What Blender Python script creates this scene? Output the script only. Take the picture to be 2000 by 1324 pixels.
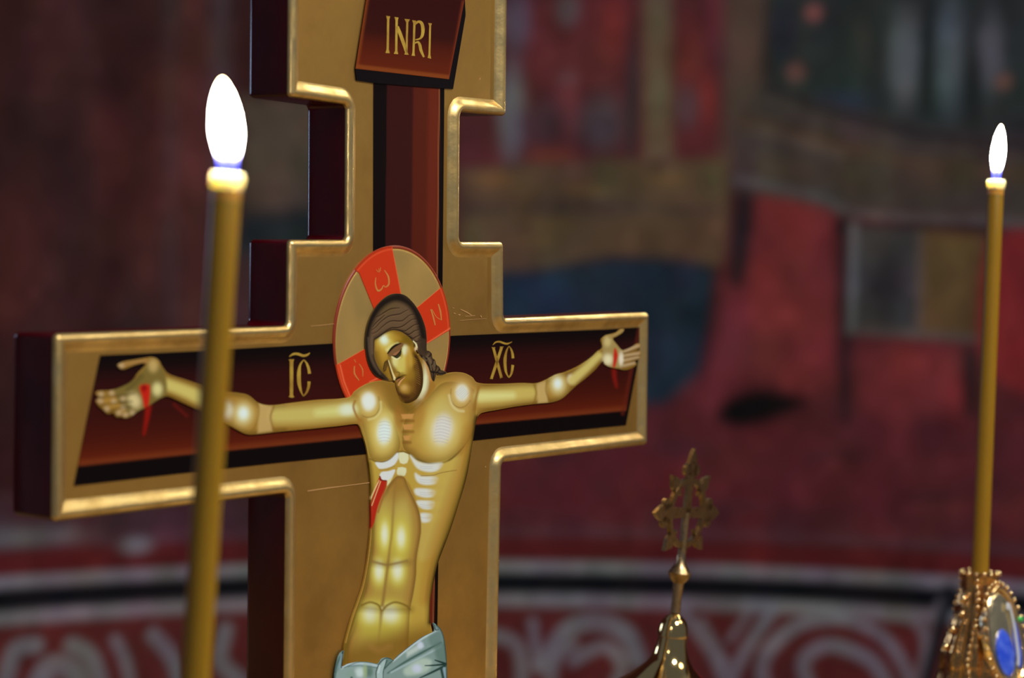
import bpy, math, random
import numpy as np
from mathutils import Matrix, Vector
random.seed(4); rng = np.random.default_rng(4)
for o in list(bpy.data.objects): bpy.data.objects.remove(o, do_unlink=True)
scene = bpy.context.scene; COL = scene.collection

# ------------------------------------------------------------------ camera
FPX = 4221.0
RX, RY, RZ, TX, DIST = .0490, -.9430, .0140, -.059894, 1.2
def _rot(rx, ry, rz):
    cx, sx, cy, sy, cz, sz = math.cos(rx), math.sin(rx), math.cos(ry), math.sin(ry), math.cos(rz), math.sin(rz)
    return (np.array([[cz,-sz,0],[sz,cz,0],[0,0,1]]) @ np.array([[1,0,0],[0,cx,-sx],[0,sx,cx]])
            @ np.array([[cy,0,sy],[0,1,0],[-sy,0,cy]]))
RM = _rot(RX, RY, RZ)                      # panel axes (across, down, into the board) seen by the camera
zw = -RM[:, 1]; yw = np.array([0, 0, 1.]) - zw * zw[2]; yw /= np.linalg.norm(yw); xw = np.cross(yw, zw)
CW = np.array([xw, yw, zw])                # camera -> world
CAM = np.array([0, 0, 1.45])
cd = bpy.data.cameras.new('camera'); cam = bpy.data.objects.new('camera', cd); COL.objects.link(cam)
m = np.eye(4); m[:3, 0] = CW @ [1, 0, 0]; m[:3, 1] = CW @ [0, -1, 0]; m[:3, 2] = CW @ [0, 0, -1]; m[:3, 3] = CAM
cam.matrix_world = Matrix(m.tolist())
cd.sensor_width = 36; cd.lens = FPX / 2000 * 36; cd.clip_start = .05; cd.clip_end = 50
cd.dof.use_dof = True; cd.dof.focus_distance = 1.225; cd.dof.aperture_fstop = cd.lens / 13.0; cd.dof.aperture_blades = 0
scene.camera = cam

# ------------------------------------------------------------------ world, lamps, exposure
world = bpy.data.worlds.new('church_interior_air'); scene.world = world; world.use_nodes = True
world.node_tree.nodes['Background'].inputs[0].default_value = (.55, .62, .80, 1)
world.node_tree.nodes['Background'].inputs[1].default_value = .16
def area(name, loc, target, size, power, col):
    d = bpy.data.lights.new(name, 'AREA'); d.shape = 'DISK'; d.size = size; d.energy = power; d.color = col
    o = bpy.data.objects.new(name, d); COL.objects.link(o); o.location = loc
    o.rotation_euler = (Vector(target) - Vector(loc)).to_track_quat('-Z', 'Y').to_euler()
    return o
area('chandelier_light', (1.0, .15, 2.9), (-.05, 1.2, 1.45), .45, 42, (1, .975, .90))
area('bevel_highlight_light', (.98, 2.62, 2.72), (-.05, 1.2, 1.45), .62, 16, (1, .97, .72))  # added unseen light that brightens the upward bevels of the rim
area('gold_sheen_light', (1.5, 1.2, 2.5), (-.05, 1.2, 1.45), .5, 6.0, (1, .86, .62))  # added unseen light, gives the gilded field a warm sheen
area('window_light', (-1.45, 2.35, 1.60), (-.2, 1.15, 1.45), .3, 2.6, (.50, .66, 1))
scene.view_settings.view_transform = 'Standard'; scene.view_settings.look = 'None'
scene.view_settings.exposure = 0; scene.view_settings.gamma = 1; scene.view_settings.use_curve_mapping = False

# ------------------------------------------------------------------ projection helpers (metres)
def ray(x, y): return np.array([(x - 1000) / FPX, (y - 662) / FPX, 1.0])
def at(x, y, depth): return CAM + CW @ (ray(x, y) * depth)
PO = np.array([TX, 0, DIST])
def onpanel(P, w=0.0):
    """points of the drawing -> (u, v) on the plane of the board, w metres below its rim"""
    P = np.atleast_2d(np.asarray(P, float)); n = RM[:, 2]
    D = np.stack([(P[:, 0] - 1000) / FPX, (P[:, 1] - 662) / FPX, np.ones(len(P))], 1)
    t = (n @ PO + w) / (D @ n)
    Q = D * t[:, None] - PO
    return np.stack([Q @ RM[:, 0], Q @ RM[:, 1]], 1)

# ------------------------------------------------------------------ object helpers
def link(o, parent=None, label=None, cat=None, group=None, kind=None):
    if o.name not in COL.objects: COL.objects.link(o)
    if parent: o.parent = parent
    for k, v in (('label', label), ('category', cat), ('group', group), ('kind', kind)):
        if v: o[k] = v
    return o
def empty(name, loc, label, cat, rot=None, group=None):
    o = bpy.data.objects.new(name, None); o.empty_display_size = .03
    link(o, None, label, cat, group)
    M = np.eye(4); M[:3, 3] = loc
    if rot is not None: M[:3, :3] = rot
    o.matrix_world = Matrix(M.tolist())
    return o
def mesh_np(name, V, F, mat, parent=None, col=None, smooth=None, **kw):
    """V (N,3); F list of faces or (M,4)/(M,3) int array"""
    me = bpy.data.meshes.new(name)
    if isinstance(F, np.ndarray):
        k = F.shape[1]; me.vertices.add(len(V)); me.vertices.foreach_set('co', np.asarray(V, np.float32).ravel())
        me.loops.add(F.size); me.loops.foreach_set('vertex_index', F.astype(np.int32).ravel())
        me.polygons.add(len(F)); me.polygons.foreach_set('loop_start', (np.arange(len(F)) * k).astype(np.int32))
        me.update(calc_edges=True)
    else:
        me.from_pydata([tuple(v) for v in V], [], [tuple(f) for f in F]); me.update()
    if smooth is None: smooth = False
    if isinstance(smooth, np.ndarray): me.polygons.foreach_set('use_smooth', smooth)
    else: me.polygons.foreach_set('use_smooth', np.full(len(me.polygons), bool(smooth)))
    if col is not None:
        a = me.color_attributes.new('Col', 'FLOAT_COLOR', 'POINT')
        a.data.foreach_set('color', np.concatenate([col, np.ones((len(col), 1))], 1).astype(np.float32).ravel())
    me.materials.append(mat)
    o = bpy.data.objects.new(name, me)
    return link(o, parent, **kw)
class MB:
    """collects lathes, tubes, prisms and balls for ONE mesh"""
    def __init__(s): s.V = []; s.F = []; s.n = 0
    def add(s, V, F):
        s.V.append(np.asarray(V, float)); s.F += [tuple(i + s.n for i in f) for f in F]; s.n += len(V)
    def lathe(s, prof, seg=48, M=None, lob=0, nl=8):
        V = []; F = []
        for r, z in prof:
            for k in range(seg):
                a = 2 * math.pi * k / seg; rr = r * (1 + lob * math.cos(nl * a)); V.append((rr * math.cos(a), rr * math.sin(a), z))
        for i in range(len(prof) - 1):
            for k in range(seg):
                k2 = (k + 1) % seg; F.append((i*seg+k, i*seg+k2, (i+1)*seg+k2, (i+1)*seg+k))
        F.append(tuple(range(seg))[::-1]); F.append(tuple(range((len(prof)-1)*seg, len(prof)*seg)))
        V = np.array(V)
        if M is not None: V = V @ M[:3, :3].T + M[:3, 3]
        s.add(V, F)
    def tube(s, P, R, seg=10, closed=False):
        P = [np.asarray(p, float) for p in P]; n = len(P); V = []; F = []; up = np.array([0.13, .21, 1.])
        R = [R] * n if np.isscalar(R) else R
        for i in range(n):
            a = P[(i-1) % n] if closed or i else P[0]; b = P[(i+1) % n] if closed or i < n-1 else P[-1]
            t = b - a; t /= np.linalg.norm(t) + 1e-12
            x = np.cross(t, up); x /= np.linalg.norm(x) + 1e-12; y = np.cross(t, x)
            for k in range(seg):
                q = 2 * math.pi * k / seg; V.append(P[i] + R[i] * (math.cos(q) * x + math.sin(q) * y))
        for i in range(n if closed else n - 1):
            j = (i + 1) % n
            for k in range(seg): k2 = (k+1) % seg; F.append((i*seg+k, i*seg+k2, j*seg+k2, j*seg+k))
        if not closed: F.append(tuple(range(seg))[::-1]); F.append(tuple(range((n-1)*seg, n*seg)))
        s.add(V, F)
    def ball(s, c, r, seg=12, sc=(1, 1, 1)):
        c = np.asarray(c, float); V = []; F = []; n = seg // 2
        for i in range(n + 1):
            th = math.pi * i / n
            for k in range(seg):
                a = 2 * math.pi * k / seg
                V.append(c + r * np.array([math.sin(th)*math.cos(a)*sc[0], math.sin(th)*math.sin(a)*sc[1], math.cos(th)*sc[2]]))
        for i in range(n):
            for k in range(seg): k2 = (k+1) % seg; F.append((i*seg+k, (i+1)*seg+k, (i+1)*seg+k2, i*seg+k2))
        s.add(V, F)
    def prism(s, poly, y0, y1):
        """outline in local x,z extruded along y"""
        n = len(poly); V = [(p[0], y0, p[1]) for p in poly] + [(p[0], y1, p[1]) for p in poly]
        F = [tuple(range(n)), tuple(range(2*n-1, n-1, -1))] + [(i, i+n, (i+1) % n + n, (i+1) % n) for i in range(n)]
        s.add(V, F)
    def box(s, a, b):
        V = [(x, y, z) for x in (a[0], b[0]) for y in (a[1], b[1]) for z in (a[2], b[2])]
        s.add(V, [(0,1,3,2),(4,6,7,5),(0,4,5,1),(2,3,7,6),(0,2,6,4),(1,5,7,3)])
    def build(s, name, mat, parent=None, smooth=True, M=None, **kw):
        V = np.concatenate(s.V)
        o = mesh_np(name, V, s.F, mat, parent, smooth=smooth, **kw)
        if smooth:
            me = o.data
            try: me.set_sharp_from_angle(angle=math.radians(38))
            except Exception: pass
        return o

# ------------------------------------------------------------------ colour helpers
def L(r, g, b, k=1.0):
    c = np.array([r, g, b]) / 255.0
    return np.where(c <= .04045, c / 12.92, ((c + .055) / 1.055) ** 2.4) * k
def material(name, base=(.5,.5,.5), rough=.5, metal=0.0, attr=False, spec=.5, noise=None, bump=None, coat=0, extra=None):
    mt = bpy.data.materials.new(name); mt.use_nodes = True; nt = mt.node_tree; N = nt.nodes; K = nt.links
    p = N['Principled BSDF']; p.inputs['Roughness'].default_value = rough; p.inputs['Metallic'].default_value = metal
    p.inputs['Specular IOR Level'].default_value = spec; p.inputs['Coat Weight'].default_value = coat; p.inputs['Coat Roughness'].default_value = .15
    tc = N.new('ShaderNodeTexCoord')
    if attr:
        a = N.new('ShaderNodeAttribute'); a.attribute_name = 'Col'; src = a.outputs['Color']
    else:
        a = N.new('ShaderNodeRGB'); a.outputs[0].default_value = (*base, 1); src = a.outputs[0]
    if noise:                      # (scale, colour 2, amount, roughness spread)
        n = N.new('ShaderNodeTexNoise'); n.inputs['Scale'].default_value = noise[0]; n.inputs['Detail'].default_value = 6
        K.new(tc.outputs['Object'], n.inputs['Vector'])
        r = N.new('ShaderNodeMapRange'); r.inputs[1].default_value = .38; r.inputs[2].default_value = .68; r.inputs[4].default_value = noise[2]
        K.new(n.outputs['Fac'], r.inputs[0])
        mx = N.new('ShaderNodeMix'); mx.data_type = 'RGBA'; mx.inputs[7].default_value = (*noise[1], 1)
        K.new(r.outputs[0], mx.inputs[0]); K.new(src, mx.inputs[6]); src = mx.outputs[2]
        if noise[3]:
            q = N.new('ShaderNodeMapRange'); q.inputs[1].default_value = .35; q.inputs[2].default_value = .65
            q.inputs[3].default_value = rough - noise[3]; q.inputs[4].default_value = rough + noise[3]
            K.new(n.outputs['Fac'], q.inputs[0]); K.new(q.outputs[0], p.inputs['Roughness'])
    K.new(src, p.inputs['Base Color'])
    if bump:
        b = N.new('ShaderNodeTexNoise'); b.inputs['Scale'].default_value = bump[0]; b.inputs['Detail'].default_value = 4
        K.new(tc.outputs['Object'], b.inputs['Vector'])
        bb = N.new('ShaderNodeBump'); bb.inputs['Strength'].default_value = bump[1]; bb.inputs['Distance'].default_value = bump[2]
        K.new(b.outputs['Fac'], bb.inputs['Height']); K.new(bb.outputs['Normal'], p.inputs['Normal'])
    return mt
GOLDC = (.84, .62, .27)
M_rim = material('gilded_rim', GOLDC, .37, .93, noise=(55, (.44, .28, .09), .75, .09), bump=(90, .35, .0012))
M_field = material('gilded_field', (.62, .36, .09), .45, .9, noise=(22, (.36, .20, .05), .9, .07), bump=(60, .22, .0010))
M_halo = material('halo_gold', (.86, .58, .19), .45, .85, noise=(30, (.66, .44, .14), .8, .08), bump=(70, .2, .0010))
M_paint = material('icon_paint', rough=.42, attr=True, spec=.07, bump=(500, .08, .0003))
M_wine = material('wine_lacquer', tuple(L(74, 0, 10)), .22, 0, spec=.3, noise=(30, tuple(L(48, 0, 6)), .7, .05))
M_wine_pale = material('halo_edge_red', tuple(L(128, 40, 14)), .4, 0)
M_gletter = material('gold_lettering', tuple(L(190, 158, 62)), .45, .25, noise=(120, tuple(L(150, 108, 36)), .8, 0))
M_hletter = material('halo_lettering', tuple(L(196, 128, 62)), .45, .1)
M_scratch = material('scratch_edge', tuple(L(205, 160, 105)), .5, .3)
M_brass = material('polished_brass', (.86, .62, .25), .10, 1, bump=(30, .05, .001))
M_brass2 = material('aged_brass', (.50, .36, .20), .34, 1, noise=(200, (.24, .16, .08), .8, .08))
M_gild = material('jeweller_gold', (.70, .40, .15), .17, 1, noise=(120, (.42, .22, .08), .8, .05), bump=(110, .4, .002))
M_pale = material('pale_polished_gold', (.90, .76, .46), .26, 1, bump=(160, .5, .0015))
M_bead = material('gold_bead', (.95, .68, .36), .12, 1)
M_blue = material('blue_enamel', tuple(L(40, 75, 215)), .15, 0, noise=(140, tuple(L(90, 120, 235)), .8, 0), coat=.6)
M_white = material('white_enamel', tuple(L(200, 205, 215)), .2, 0, coat=.5)
M_green = material('green_gem', tuple(L(40, 200, 80)), .06, 0, coat=1)
M_wall = material('painted_plaster', rough=.85, attr=True, spec=.15, noise=(14, tuple(L(70, 45, 48, 1.6)), .08, 0), bump=(40, .3, .004))
M_cloth = material('altar_cloth', tuple(L(150, 122, 76)), .9, 0, bump=(400, .3, .001))
M_floor = material('stone_floor', tuple(L(96, 88, 82)), .5, 0, noise=(3, tuple(L(70, 62, 58)), .8, .1))
M_wick = material('burnt_wick', (.01, .008, .007), .9, 0)

# wax: warm translucent
M_wax = material('beeswax', tuple(L(146, 112, 16)), .42, 0, spec=.4, bump=(60, .15, .001))
p = M_wax.node_tree.nodes['Principled BSDF']
p.inputs['Subsurface Weight'].default_value = .85; p.inputs['Subsurface Radius'].default_value = (1, .42, .12); p.inputs['Subsurface Scale'].default_value = .010
M_melt_glow = material('melted_wax_glow', (.95, .78, .52), .25, 0, spec=.5)  # melted wax, made paler still by flame glow put into its colour
p = M_melt_glow.node_tree.nodes['Principled BSDF']
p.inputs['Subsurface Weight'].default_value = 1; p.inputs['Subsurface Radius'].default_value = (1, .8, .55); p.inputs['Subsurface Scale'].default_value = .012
M_glow = material('glow_wax', tuple(L(224, 146, 62)), .35, 0, spec=.4)  # orange base colour stands in for flame glow through the wax
p = M_glow.node_tree.nodes['Principled BSDF']
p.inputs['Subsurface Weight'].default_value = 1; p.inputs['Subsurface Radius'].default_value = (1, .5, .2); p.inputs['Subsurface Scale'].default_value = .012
# flame: blue base, white body
def flame_mat():
    mt = bpy.data.materials.new('candle_flame'); mt.use_nodes = True; nt = mt.node_tree; N = nt.nodes; K = nt.links
    N.remove(N['Principled BSDF']); tc = N.new('ShaderNodeTexCoord'); sp = N.new('ShaderNodeSeparateXYZ'); K.new(tc.outputs['Generated'], sp.inputs[0])
    cr = N.new('ShaderNodeValToRGB'); e = cr.color_ramp.elements
    e[0].position = 0; e[0].color = (.05, .07, .75, 1); e[1].position = 1; e[1].color = (1, .72, .36, 1)
    for q, c in ((.12, (.10, .12, .9, 1)), (.20, (.70, .62, .95, 1)), (.28, (1, .93, .80, 1)), (.86, (1, .90, .70, 1))):
        x = e.new(q); x.color = c
    st = N.new('ShaderNodeValToRGB'); s_ = st.color_ramp.elements
    s_[0].position = .08; s_[0].color = (.035,)*3 + (1,); s_[1].position = .32; s_[1].color = (1, 1, 1, 1)
    x = s_.new(.17); x.color = (.08,)*3 + (1,); x = s_.new(.9); x.color = (.8,)*3 + (1,)
    mu = N.new('ShaderNodeMath'); mu.operation = 'MULTIPLY'; mu.inputs[1].default_value = 42
    em = N.new('ShaderNodeEmission'); K.new(sp.outputs['Z'], cr.inputs[0]); K.new(sp.outputs['Z'], st.inputs[0]); K.new(st.outputs[0], mu.inputs[0])
    K.new(cr.outputs[0], em.inputs[0]); K.new(mu.outputs[0], em.inputs[1]); tr = N.new('ShaderNodeBsdfTransparent'); ad = N.new('ShaderNodeAddShader'); K.new(em.outputs[0], ad.inputs[0]); K.new(tr.outputs[0], ad.inputs[1]); K.new(ad.outputs[0], N['Material Output'].inputs[0])
    return mt
M_flame = flame_mat()

# ------------------------------------------------------------------ drawing toolkit: signed distances, fills, strokes
def smooth(P, n=6, closed=True):
    P = np.asarray(P, float); k = len(P); out = []
    for i in range(k if closed else k - 1):
        if closed: a, b, c, d = P[(i-1) % k], P[i], P[(i+1) % k], P[(i+2) % k]
        else: a, b, c, d = P[max(i-1, 0)], P[i], P[i+1], P[min(i+2, k-1)]
        for t in np.arange(n) / n:
            out.append(.5 * ((2*b) + (c-a)*t + (2*a-5*b+4*c-d)*t*t + (3*b-a-3*c+d)*t**3))
    if not closed: out.append(P[-1])
    return np.array(out)
def segdist(pts, P, closed, want=False):
    A = P if closed else P[:-1]; B = np.roll(P, -1, 0) if closed else P[1:]
    best = np.full(len(pts), 1e18); near = np.zeros_like(pts); tt = np.zeros(len(pts)); ins = np.zeros(len(pts), bool)
    for i, (a, b) in enumerate(zip(A, B)):
        ab = b - a; q = ab @ ab + 1e-12; d = pts - a; t = np.clip((d @ ab) / q, 0, 1); pr = a + t[:, None] * ab
        e = pts - pr; dd = (e * e).sum(1); mk = dd < best; best[mk] = dd[mk]
        if want: near[mk] = pr[mk]
        tt[mk] = i + t[mk]
        if closed:
            c = (a[1] > pts[:, 1]) != (b[1] > pts[:, 1])
            if c.any():
                xi = a[0] + (pts[:, 1] - a[1]) * ab[0] / (ab[1] if abs(ab[1]) > 1e-12 else 1e-12)
                ins ^= c & (pts[:, 0] < xi)
    best = np.sqrt(best)
    return best, ins, near, tt / max(len(A), 1)
class Paint:
    def __init__(s, pts, base, step=.5): s.p = pts; s.step = step; s.c = np.tile(np.asarray(base, float), (len(pts), 1))
    def _box(s, P, mrg):
        lo = P.min(0) - mrg; hi = P.max(0) + mrg
        return np.nonzero((s.p >= lo).all(1) & (s.p <= hi).all(1))[0]
    def _mix(s, idx, a, col):
        a = np.clip(a, 0, 1)[:, None]; s.c[idx] = s.c[idx] * (1 - a) + np.asarray(col) * a
    def fill(s, P, col, soft=1.0, alpha=1.0, sm=5):
        P = smooth(P, sm) if sm > 1 else np.asarray(P, float); i = s._box(P, soft * 2)
        if len(i) == 0: return
        d, ins, _, _ = segdist(s.p[i], P, True); sd = np.where(ins, -d, d); a = np.clip(.5 - sd / (2 * soft), 0, 1)
        s._mix(i, a * a * (3 - 2 * a) * alpha, col)
    def rim(s, P, col, width, alpha=1.0, sm=5, power=1.5):
        """tone hugging the inside of an outline"""
        P = smooth(P, sm) if sm > 1 else np.asarray(P, float); i = s._box(P, 1)
        if len(i) == 0: return
        d, ins, _, _ = segdist(s.p[i], P, True); a = np.clip(1 - d / width, 0, 1) ** power
        s._mix(i, np.where(ins, a * np.clip(d / (1.6 * s.step) , 0, 1), 0) * alpha, col)
    def blob(s, cx, cy, rx, ry, col, alpha=1.0, rot=0.0, power=1.6, clip=None):
        R = max(rx, ry) * 1.9; i = s._box(np.array([[cx, cy]]), R)
        if len(i) == 0: return
        d = s.p[i] - (cx, cy); c, q = math.cos(rot), math.sin(rot)
        u = (d[:, 0]*c + d[:, 1]*q) / rx; v = (-d[:, 0]*q + d[:, 1]*c) / ry; r2 = u*u + v*v
        a = np.exp(-(r2 ** power) * .9)
        if clip is not None:
            dd, ins, _, _ = segdist(s.p[i], smooth(clip, 4), True); a = np.where(ins, a, 0)
        s._mix(i, a * alpha, col)
    def stroke(s, P, wd, col, soft=.8, alpha=1.0, sm=5, taper=None):
        P = smooth(P, sm, False) if sm > 1 else np.asarray(P, float)
        W = np.atleast_1d(np.asarray(wd, float)); W0 = W; W = np.maximum(W, s.step * 1.05); soft = max(soft, s.step * .62); i = s._box(P, W.max() + soft * 2)
        if len(i) == 0: return
        d, _, _, t = segdist(s.p[i], P, False); w = np.interp(t, np.linspace(0, 1, len(W)), W) / 2 if len(W) > 1 else W[0] / 2
        al = np.interp(t, np.linspace(0, 1, len(alpha)), alpha) if not np.isscalar(alpha) else alpha
        w0 = np.interp(t, np.linspace(0, 1, len(W0)), W0) / 2 if len(W0) > 1 else W0[0] / 2
        a = np.clip(.5 - (d - w) / (2 * soft), 0, 1); s._mix(i, a * al * np.sqrt(w0 / np.maximum(w, 1e-9)), col)

PT = np.array([1.11, 1.18, 1.42])       # white balance of the paint under the warm lamps
def relief(name, polys, w, th, painter, step, parent, mat, edge=0.0, edge_w=2.0, base=(.5,.5,.5), **kw):
    """a thin raised painted layer on the board; polys = outlines of the drawing (union)"""
    polys = [np.asarray(P, float) for P in polys]; A = np.concatenate(polys); lo = A.min(0) - step; hi = A.max(0) + step
    nx, ny = int((hi[0]-lo[0]) / step) + 2, int((hi[1]-lo[1]) / step) + 2
    X, Y = np.meshgrid(lo[0] + np.arange(nx) * step, lo[1] + np.arange(ny) * step); pts = np.stack([X.ravel(), Y.ravel()], 1)
    sd = np.full(len(pts), 1e9); near = pts.copy()
    for P in polys:
        cs = 6.0; clo = P.min(0) - 12; cn = np.ceil((P.max(0) + 12 - clo) / cs).astype(int) + 1
        CX, CY = np.meshgrid(clo[0] + np.arange(cn[0])*cs, clo[1] + np.arange(cn[1])*cs); cp = np.stack([CX.ravel(), CY.ravel()], 1)
        cdist, cins, _, _ = segdist(cp, P, True); cv = np.where(cins, -cdist, cdist).reshape(cn[1], cn[0])
        ij = np.round((pts - clo) / cs).astype(int); val = (ij >= 0).all(1) & (ij < cn).all(1); cc_ = np.full(len(pts), 1e9)
        cc_[val] = cv[ij[val, 1], ij[val, 0]]; deep = np.nonzero(cc_ < -9)[0]; sd[deep] = np.minimum(sd[deep], cc_[deep] + 4)
        ok = np.nonzero(np.abs(cc_) <= 9)[0]
        d, ins, nr, _ = segdist(pts[ok], P, True, True); q = np.where(ins, -d, d); mk = q < sd[ok]
        sd[ok[mk]] = q[mk]; near[ok[mk]] = nr[mk]
    I = np.arange(nx * ny).reshape(ny, nx)
    Q = np.stack([I[:-1, :-1].ravel(), I[1:, :-1].ravel(), I[1:, 1:].ravel(), I[:-1, 1:].ravel()], 1)
    Q = Q[(sd[Q] < 0).any(1)]
    used = np.unique(Q); mp = np.full(nx * ny, -1); mp[used] = np.arange(len(used)); Q = mp[Q]
    out = sd[used] > 0; P2 = pts[used].copy(); P2[out] = near[used][out]; s2 = np.minimum(sd[used], 0)
    pc = Paint(P2, base, step); painter(pc); pc.c = np.clip(pc.c * PT, 0, .9)
    bump = edge * (1 - np.clip(1 + s2 / edge_w, 0, 1) ** 2) if edge else 0
    uv = onpanel(P2, w); V = np.stack([uv[:, 0], np.full(len(uv), w) - bump, -uv[:, 1]], 1)
    E = np.concatenate([Q[:, [0, 1]], Q[:, [1, 2]], Q[:, [2, 3]], Q[:, [3, 0]]]); key = np.sort(E, 1); kk = key[:, 0] * len(used) + key[:, 1]
    _, inv, cnt = np.unique(kk, return_inverse=True, return_counts=True); B = E[cnt[inv] == 1]
    n = len(V); bi = np.unique(B); m1 = np.zeros(n, int); m1[bi] = np.arange(len(bi))
    Vt = V[bi]; Vb = V[bi].copy(); Vb[:, 1] = w + th
    S = np.stack([n + m1[B[:, 1]], n + m1[B[:, 0]], n + len(bi) + m1[B[:, 0]], n + len(bi) + m1[B[:, 1]]], 1)
    VV = np.concatenate([V, Vt, Vb]); C = np.concatenate([pc.c, pc.c[bi], pc.c[bi]]); F = np.concatenate([Q, S])
    sm = np.concatenate([np.ones(len(Q), bool), np.zeros(len(S), bool)])
    return mesh_np(name, VV, F, mat, parent, col=C, smooth=sm, **kw)
def ribbon(P, W, sm=6):
    """outline of a brush stroke of changing width"""
    P = smooth(P, sm, False) if len(P) > 2 else np.asarray(P, float); W = np.interp(np.linspace(0, 1, len(P)), np.linspace(0, 1, len(W)), W)
    T = np.gradient(P, axis=0); T /= np.linalg.norm(T, axis=1)[:, None] + 1e-9; Nn = np.stack([-T[:, 1], T[:, 0]], 1) * W[:, None] / 2
    return P + Nn, P - Nn
def inlay(name, shapes, w, th, mat, parent, **kw):
    """small raised strokes/letters; shapes: ('p', polygon) or ('s', path, widths)"""
    V = []; F = []
    for sh in shapes:
        n = len(V)
        if sh[0] == 'p':
            q = onpanel(sh[1], w); k = len(q)
            V += [(a, w - th, -b) for a, b in q] + [(a, w, -b) for a, b in q]
            F.append([n + i for i in range(k)]); F += [(n+i, n+k+i, n+k+(i+1) % k, n+(i+1) % k) for i in range(k)]
        else:
            a, b = ribbon(sh[1], sh[2]); a = onpanel(a, w); b = onpanel(b, w); k = len(a)
            for h in (w - th, w):
                V += [(x, h, -y) for x, y in a] + [(x, h, -y) for x, y in b]
            for i in range(k - 1):
                F += [(n+i, n+i+1, n+k+i+1, n+k+i), (n+i, n+2*k+i, n+2*k+i+1, n+i+1), (n+k+i, n+k+i+1, n+3*k+i+1, n+3*k+i)]
    return mesh_np(name, V, F, mat, parent, **kw)

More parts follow.
